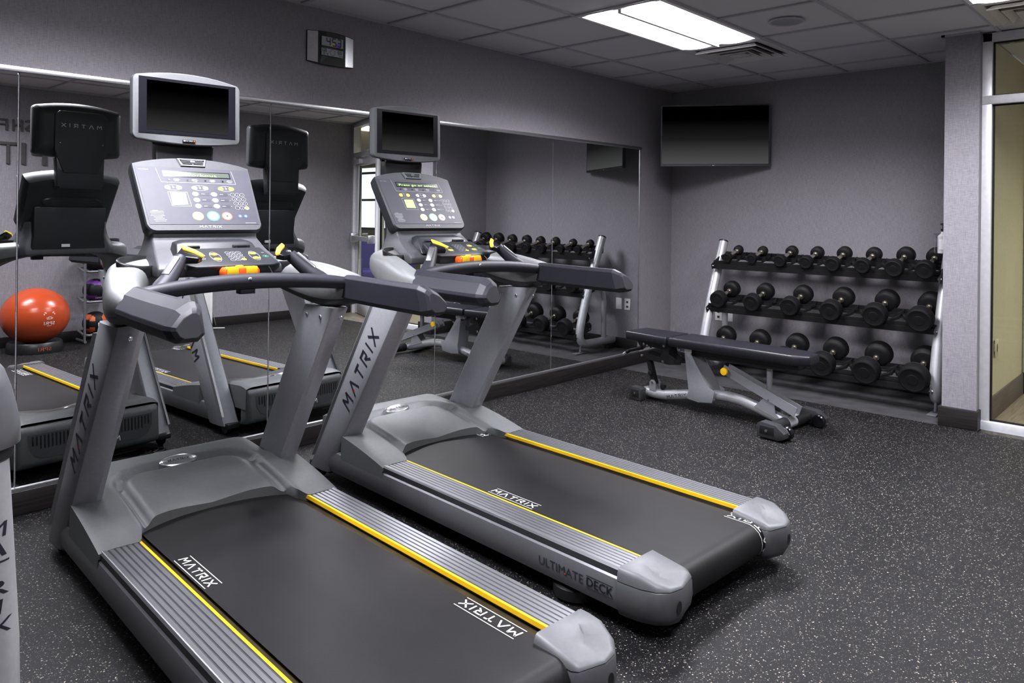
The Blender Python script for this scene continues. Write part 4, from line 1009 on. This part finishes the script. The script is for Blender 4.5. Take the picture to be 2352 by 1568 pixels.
    def rect(u, v, w, h, c, lift=.0020): pf.quad(P3(u, v, lift), SX, UPV, w, h, c)
    def line(u0, v0, u1, v1, w=.0012, c=1):
        a, b = P3(u0, v0, .0018), P3(u1, v1, .0018); d = (b-a).normalized(); q = cn.cross(d)*w/2; pf.add([a-q, b-q, b+q, a+q], [(0, 1, 2, 3)], c)
    def txt(s_, u, v, h, c=1, al=0, width=None): pf.flat(text_mesh(s_), P3(u, v, .0024), SX, UPV, h, c, al, width)
    rect(.52, .115, .272, .030, 2); rect(.52, .115, .264, .022, 3, .0024)
    txt(msg, .52, .145, .0125, 4, 0, .155 if len(msg) < 12 else .235)
    for a in ((.17, .02, .19, .27), (.19, .27, .86, .27), (.86, .27, .84, .02)): line(*a)
    for u in (.26, .42, .58, .74):
        rect(u, .225, .010, .010, 5); rect(u, .225, .005, .006, 2, .0026)
        for k in range(3): rect(u+.065, .207+.018*k, (.020, .026, .016)[k], .0018, 1)
    for u, c in ((.28, 6), (.515, 7), (.755, 6)):
        pf.ring(P3(u, .365), SX, UPV, .034, .013, .0012, 1, 28)
        for du, sg_ in ((-.05, 0), (.05, 1)):
            pf.disc(P3(u+du, .365), SX, UPV, .0115, .0095, c); rect(u+du, .365, .006, .0012, 5, .0026)
            if sg_: rect(u+du, .365, .0012, .006, 5, .0027)
        pf.ring(P3(u, .365, .0022), SX, UPV, .004, .004, .0012, 1, 10); line(u-.008, .33, u+.004, .36)
    pf.ring(P3(.30, .575, .0014), SX, UPV, .001, .001, .0005, 1, 6)
    for a in ((.22, .445, .39, .445), (.39, .445, .40, .70), (.40, .70, .23, .70), (.23, .70, .22, .445)): line(*a)
    rect(.308, .57, .062, .062, 3)
    for k in range(12): rect(.308, .48+.016*k, .056, .0026, 4, .0026)
    for r_, v in enumerate((.475, .585, .695)):
        for c_, u in enumerate((.46, .63)):
            rect(u+.085, v, .036, .014, 5, .0018); pf.disc(P3(u, v), SX, UPV, .0125, .0105, 7); line(u-.012, v+.018, u+.014, v-.012, .002, 5)
            rect(u+.068, v, .014, .002, 1, .0026); pf.disc(P3(u+.14, v, .0026), SX, UPV, .0012, .0012, 6, 8)
    for r_ in range(4):
        for c_ in range(3):
            u, v = .805+.046*c_+.006*r_, .475+.082*r_
            if r_ == 3 and c_ == 2: pf.disc(P3(u, v), SX, UPV, .0095, .0085, 6)
            else: pf.disc(P3(u, v, .0018), SX, UPV, .0088, .0082, 5, 16)
            pf.ring(P3(u, v, .0022), SX, UPV, .0096, .0088, .001, 1, 16); pf.flat(text_mesh('123456789*0#'[r_*3+c_]), P3(u, v+.016, .0028), SX, UPV, .006, 1)
    for u, ring_, sym in ((.435, 6, 'II'), (.575, 8, 'go'), (.705, 9, None)):
        R_ = .0215 if ring_ != 8 else .0255
        pf.disc(P3(u, .875, .0018), SX, UPV, R_, R_*.92, ring_, 28); pf.disc(P3(u, .875, .0023), SX, UPV, R_*.80, R_*.74, 7, 24)
        if sym: txt(sym, u, .895, .009, 5)
        else: rect(u, .875, .007, .007, 5, .003)
    for u in (.83, .885): pf.disc(P3(u, .875), SX, UPV, .0085, .008, 10, 16); pf.disc(P3(u, .875, .0026), SX, UPV, .004, .004, 1, 10)
    for k in range(8): rect(.085+(.012 if k > 4 else 0), .80+.024*k, (.048, .05, .046, .05, .032, .034, .048, .04)[k], .0016, 1)
    txt('WARNING', .07, .79, .003); 
    rect(.92, 1.0, .045, .0014, 1)
    pf.flat(logo_mesh(.5, .14), P3(.065, .06, .0024), SX, UPV, .0045, 1, 0, width=.036)
    pf.flat(logo_mesh(.5, .15), CF(.012, CL-.010, .0012), SX, UPV, .0105, 1, 0, width=.088)
    pf.build('display_panel', ['panel', 'panelink', 'gloss', 'lcd', 'lcdtext', 'inkdark', 'yellowkey', 'key', 'green', 'redring', 'blue'], tm, smooth=False)
    # fan outlet at the top of the console
    av = MB(); q = [(-.062, -.034), (.062, -.034), (.050, .005), (-.050, .005)]
    av.loft([[CF(a, b, .0008) for a, b in q], [CF(a*.94, b*.94-.001, .006) for a, b in q], [CF(a*.80, -.015+(b+.015)*.66, .006) for a, b in q], [CF(a*.78, -.015+(b+.015)*.62, -.004) for a, b in q]], 0, False, True, mc1=1)
    for k in range(4): av.box(-.044, .044, -.026+.0075*k, -.0235+.0075*k, .0, .0055, 0, fn=bx)
    av.box(-.010, .010, -.020, -.012, .004, .009, 0, fn=bx).box(-.0015, .0015, -.027, .0, .002, .006, 0, fn=bx)
    av.build('air_outlet', ['bezelgrey', 'black'], tm)
    # screen and its neck
    m = MB().loft([Ls([(a, .365+d, z) for a, d in ((-.112, 0), (-.100, -.02), (.100, -.02), (.112, 0), (.112, .02), (-.112, .02))]) for z in (1.46, 1.56, 1.66)])
    m.loft([Ls([(a, .330, z) for a, z in ((-.105, 1.87), (.105, 1.87), (.128, 1.85), (.128, 1.66), (.085, 1.545), (-.085, 1.545), (-.128, 1.66), (-.128, 1.85))]), Ls([(a*1.03, .350, z) for a, z in ((-.105, 1.872), (.105, 1.872), (.128, 1.85), (.128, 1.66), (.085, 1.542), (-.085, 1.542), (-.128, 1.66), (-.128, 1.85))])], 0)
    m.loft([Ls([(a, t, z) for a, z in ((-.118, 1.62), (.118, 1.62), (.112, 1.47), (-.112, 1.47))]) for t in (.338, .385)], 0)
    m.flat(logo_mesh(.9, .16), L(0, .3285, 1.785), -SX, ZX, .020, 1, 0)
    for a, z in ((-.105, 1.70), (.105, 1.70)): m.lathe([(.004, 0), (.004, .002), (0, .003)], L(a, .330, z), (0, 1, 0), 8, 2)
    m.build('screen_mount', ['backgrey', 'inkgrey', 'bolt'], tm, bevel=.003)
    zc = 1.766; tt = lambda z, d: .418-.02*(z-1.64)+d
    W_, H_ = .436, .262
    def so_(g, d): return [L(a, tt(zc+b, d), zc+b) for a, b in rrect(W_-2*g, H_-2*g, .024-min(.015, g*.5), 4, .022, .014)]
    m = MB().loft([so_(.005, 0.005), so_(.0015, .003), so_(0, -.002), so_(0, -.030), so_(.004, -.040), so_(.022, -.062), so_(.05, -.075)], ms=[0, 0, 0, 1, 1, 1], mc1=1)
    m.tube([L(-.17, .352, 1.872), L(-.14, .345, 1.862), L(.14, .345, 1.862), L(.17, .352, 1.872)], .0022, 6, 2)
    m.loft([Ls([(a, .425, z) for a, z in ((-.026, 1.633), (.026, 1.633), (.026, 1.643), (-.026, 1.643))]), Ls([(a, .4295, z) for a, z in ((-.025, 1.634), (.025, 1.634), (.025, 1.642), (-.025, 1.642))])], 3)
    m.flat(logo_mesh(.5, .16), L(-.002, .4302, 1.636), SX, ZX, .0042, 4, 0, width=.030)
    m.disc(L(.020, .4303, 1.638), SX, ZX, .003, .003, 5, 10); m.disc(L(-.021, .4303, 1.638), SX, ZX, .003, .003, 4, 10)
    m.build('screen_housing', ['bezelgrey', 'backgrey', 'inkgrey', 'gloss', 'ink', 'orange'], tm, ang=28)
    m = MB(); 
    fr_ = [(-.196, 1.661), (.196, 1.661), (.196, 1.888), (-.196, 1.888)]
    m.loft([[L(a, tt(z, .0045), z) for a, z in fr_], [L(a, tt(z, .0078), z) for a, z in fr_]])
    m.build('screen_bezel', 'gloss', tm, smooth=False)
    m = MB(); fr_ = [(-.166, 1.676), (.166, 1.676), (.166, 1.876), (-.166, 1.876)]
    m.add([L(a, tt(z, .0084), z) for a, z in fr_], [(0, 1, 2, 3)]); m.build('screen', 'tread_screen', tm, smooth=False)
    # safety clip cord
    MB().tube([L(.118, .86, 1.165), L(.125, .92, 1.13), L(.13, .95, 1.09), L(.125, .97, 1.07)], .0016, 6).build('safety_cord', 'black', tm)
    return tm
treadmill((-4.93, -.30, 0), 'grey treadmill in the foreground whose readout says a workout', [(-.247, 1.073, 1.333, 0), (.252, 1.925, 2.183, 1)], 'a workout')
treadmill(tuple(Vector((-3.753, -.30, 0))+BK*-.025), 'grey treadmill farther from the camera, nearer the dumbbells', [(-.246, 1.40, 1.66, 0), (.252, 2.215, 2.475, 1), (.252, .545, .800, 1)], 'Press go or select')

# ------------------------------------------------------------------ machine at the left edge
mc = thing('exercise_machine', 'silver machine post with stacked dark letters under a grey shroud at the left edge', 'exercise machine', (-5.905, -2.03, 0))
m = MB(); m.tube([(.004, 0, .05), (-.004, 0, .45), (-.026, 0, .84)], .047, 28)
dv = Vector((-.40, -1.85, 0)).normalized(); rt = Vector((-dv.y, dv.x, 0)); rt = rt if rt.x > 0 else -rt
for i, ch_ in enumerate('MATRIX'):
    z = .678-.0392*i
    v, f = text_mesh(ch_) if ch_ != 'A' else ([(0, 0), (.2, 0), (.5, .72), (.8, 0), (1, 0), (.6, 1), (.4, 1)], [(0, 1, 2, 6), (2, 5, 6), (2, 3, 4, 5)])
    v, f = fine((v, f), 3); x0 = min(p[0] for p in v); x1 = max(p[0] for p in v); hh = .030
    w = .050 if ch_ not in 'I' else .012
    pv = []
    for a, b in v:
        u = ((a-x0)/(x1-x0)-.5)*w+.20*b*hh+.012; th = u/.0476
        q = dv*cos(th)+rt*sin(th); lean = -.004-.022*(z+b*hh-.45)/.39; pv.append((q.x*.0477+lean, q.y*.0477, z+b*hh))
    m.add(pv, f, 1)
m.build('post', ['silver_lt', 'inkdark'], mc, ang=40)
rings = []
for z, ed in ((.858, .034), (.862, .042), (.896, .0415), (.937, .0344), (.978, .0245), (1.015, .012), (1.037, -.004), (1.05, -.04)):
    r_ = .085 if z < 1.03 else .085-(z-1.03)*2; c_ = rt*(ed-r_)
    rings.append([(c_.x+r_*cos(2*pi*k/28), c_.y+r_*sin(2*pi*k/28), z) for k in range(28)])
MB().loft(rings).build('shroud', 'side', mc, ang=60)
MB().lathe([(.050, .83), (.056, .835), (.056, .862), (.05, .864)], (-.028, 0, 0), (0, 0, 1), 24).build('collar', 'black', mc)
MB().tube([(.020, -.01, .868), (.030, -.012, .862)], .006, 10).build('release_pin', 'alu', mc)
MB().box(-.30, .10, -.05, .05, .0, .05).build('base_foot', 'dkgrey', mc, bevel=.012)

# ------------------------------------------------------------------ things seen only in the mirror
sb = thing('exercise_ball', 'orange-red exercise ball with white print, seen in the mirror', 'exercise ball', (-4.185, -4.395, .075))
BR, BH = .285, .262
m = MB(); prof = []
NB = 64
for k in range(NB+1):
    a = -pi/2+pi*k/NB; r, z = BR*cos(a), BH+BH*sin(a)
    lat = sin(a)
    for c in (.30, .42, .52, .62, .72, -.55, -.66): r *= 1-.008*max(0, 1-abs(lat-c)/.018)
    prof.append((r, z))
m.lathe(prof, (0, 0, 0), (0, 0, 1), 72)
def onball(h, z, lift=.0012):     # h: angle along equator from the +Y side
    a = math.asin(max(-1, min(1, (z-BH)/BH))); r = BR*cos(a)+lift
    return (-r*sin(h), r*cos(h), z)
def balltext(s_, h0, z0, hh, width):
    v, f = fine(text_mesh(s_)); x0 = min(p[0] for p in v); x1 = max(p[0] for p in v)
    m.add([onball(h0+((a-x0)/(x1-x0)-.5)*width/BR, z0+b*hh) for a, b in v], f, 1)
balltext('SPRI', -.16, .200, .030, .095)
for k, (w, z) in enumerate(((.10, .300), (.075, .307), (.085, .314), (.10, .293), (.06, .262), (.05, .252), (.03, .270), (.04, .188))): 
    h0 = -.16
    m.add([onball(h0-w/2/BR, z), onball(h0+w/2/BR, z), onball(h0+w/2/BR, z+.004), onball(h0-w/2/BR, z+.004)], [(0, 1, 2, 3)], 1)
m.build('ball_body', ['ball', 'ink'], sb, ang=60)
st = thing('ball_stand', 'low black ring stand under the orange exercise ball', 'stand', (-4.185, -4.395, 0))
m = MB().lathe([(.17, 0), (.232, 0), (.236, .02), (.225, .085), (.215, .098), (.20, .098), (.17, .08)], (0, 0, 0), n=48)
v, f = fine(text_mesh('SPRI')); x0 = min(p[0] for p in v); x1 = max(p[0] for p in v)
def onst(u, z): a = -.10+u/.23; return (-.2345*sin(a), .2345*cos(a), z)
m.add([onst(((a-x0)/(x1-x0)-.5)*.11, .030+b*.030) for a, b in v], f, 1)
m.build('ring', ['black', 'medorange'], st)
RX, RY = -3.60, -4.60
br = thing('ball_rack', 'grey metal tower rack holding three medicine balls, seen in the mirror', 'ball rack', (RX, RY, 0))
m = MB()
for s in (-1, 1): m.tube([(s*.128, .10, .03), (s*.128, .10, .90), (s*.128, .06, .93), (s*.128, -.10, .93)], .012, 12); m.tube([(s*.128, -.13, .02), (s*.128, .13, .02)], .014, 10)
m.build('upright_frame', 'side', br)
for z in (.085, .42, .725):
    m = MB(); r = .128; m.tube([(-r, -.10, z+.03), (-r, .08, z), (-r+.03, .11, z-.004), (r-.03, .11, z-.004), (r, .08, z), (r, -.10, z+.03)], .013, 12)
    m.tube([(-r, -.10, z+.03), (r, -.10, z+.03)], .010, 10).tube([(-.05, .11, z-.004), (-.05, -.10, z+.026)], .007, 8).tube([(.05, .11, z-.004), (.05, -.10, z+.026)], .007, 8)
    m.build('shelf_loop', 'side', br)
def medball(z, c, label, txt_):
    R_ = .118; o = thing('medicine_ball', label, 'medicine ball', (RX, RY+.005, z), 0, 'medicine balls on the tower rack')
    m = MB(); NL, NM = 40, 24
    rings = []
    for j in range(1, NM):
        a = -pi/2+pi*j/NM
        rings.append([(R_*cos(a)*cos(2*pi*k/NL), R_*cos(a)*sin(2*pi*k/NL), R_*sin(a)) for k in range(NL)])
    m.loft(rings)
    for i, f in enumerate(m.f):
        if len(f) > 4: continue
        p = sum((Vector(m.v[q]) for q in f), Vector())/4/R_
        if c == 'medblue': m.m[i] = 1 if p.z > .12 and p.y > -.6 and p.z < .85 else 0
        elif c == 'medpurple': m.m[i] = 1 if abs(abs(p.z*.95+p.x*.2)-.62) < .17 else 0
        else: m.m[i] = 1 if (abs(p.x) > .22 and abs(p.z) > .22 and abs(abs(p.x)-abs(p.z)*1.1) < .36) else 0
    def ob(u, w): a = u/R_; b = w/R_; q = R_+.0012; return (-q*cos(b)*sin(a), q*cos(b)*cos(a), q*sin(b))
    if txt_:
        v, f = fine(text_mesh(txt_)); x0 = min(p[0] for p in v); x1 = max(p[0] for p in v); zz = .050 if c == 'medblue' else -.088
        m.add([ob(((a-x0)/(x1-x0)-.5)*.07, zz+b*.022) for a, b in v], f, 2)
    else:
        m.add([ob(a, b) for a, b in ((-.010, -.022), (.010, -.022), (.010, .014), (-.010, .014))], [(0, 1, 2, 3)], 2)
    m.build('ball_body', ['rubber', c, 'ink'], o, ang=60)
medball(.725+.105, 'medblue', 'blue and black medicine ball at the top of the tower rack', 'SPRI')
medball(.42+.105, 'medpurple', 'purple and black medicine ball on the middle loop of the tower rack', 'SPRI')
medball(.085+.105, 'medorange', 'orange and black medicine ball at the bottom of the tower rack', None)
es = thing('easel_sign', 'white hanging panel on a thin wire stand by the wall, seen in the mirror', 'sign stand', (-2.52, -4.62, 0))
MB().box(-.15, .15, -.006, .006, .055, .95).build('panel', 'fabric', es, bevel=.003)
MB().tube([(-.13, .01, .0075), (-.13, .0, .94)], .005, 8).tube([(.13, .01, .0075), (.13, 0, .94)], .005, 8).tube([(.13, .0, .28), (.26, -.14, .0075), (-.26, -.14, .0075), (-.13, 0, .28)], .005, 8).tube([(.13, .01, .0075), (.25, .10, .0075)], .005, 8).build('wire_stand', 'white', es)
pts = []
for k in range(90):
    a = k/90*2*pi*3.2; r = .085+.03*sin(a*.37)+.02*k/90
    pts.append((-4.74+r*1.25*cos(a)+.02*sin(a*.5), -.50+r*.75*sin(a), .006+.004*(1+sin(a*1.7))))
pts += [(-4.58, -.42, .006), (-4.50, -.50, .006), (-4.60, -.58, .006), (-4.80, -.60, .006)]
pts = [pts[0]]+[tuple((pts[i-1][j]+2*pts[i][j]+pts[i+1][j])/4 for j in range(3)) for i in range(1, len(pts)-1)]+[pts[-1]]
tag(MB().tube(pts, .0045, 8).build('power_cord', 'black'), 'coiled black power cord on the floor in front of the near treadmill', 'cord')

# ------------------------------------------------------------------ world, camera
w = bpy.data.worlds.new('World'); SC.world = w; w.use_nodes = True
bg = w.node_tree.nodes['Background']; bg.inputs[0].default_value = (.80, .90, 1.0, 1); bg.inputs[1].default_value = 2.2
cam = bpy.data.cameras.new('Camera'); co = bpy.data.objects.new('Camera', cam); C.objects.link(co); SC.camera = co
yaw, roll = .740240259, .0108684113
fw = Vector((cos(yaw), sin(yaw), 0)); r = Vector((sin(yaw), -cos(yaw), 0)); u = r.cross(fw)
R_ = r*cos(roll)+u*sin(roll); U_ = -r*sin(roll)+u*cos(roll)
mt = Matrix((R_, U_, -fw)).transposed().to_4x4(); mt.translation = Vector((-6.32108810, -3.90433053, 1.34783378)); co.matrix_world = mt
cam.sensor_width = 36; cam.lens = 26.529782; cam.shift_x = -.0164797; cam.shift_y = -.1240575; cam.clip_start = .02
SC.view_settings.view_transform = 'Standard'; SC.view_settings.look = 'None'; SC.view_settings.exposure = .12; SC.view_settings.gamma = .88
SC.cycles.max_bounces = 10; SC.cycles.glossy_bounces = 6; SC.cycles.transparent_max_bounces = 10; SC.cycles.sample_clamp_indirect = 6
SC.cycles.caustics_reflective = True; SC.cycles.caustics_refractive = False; SC.cycles.blur_glossy = .5
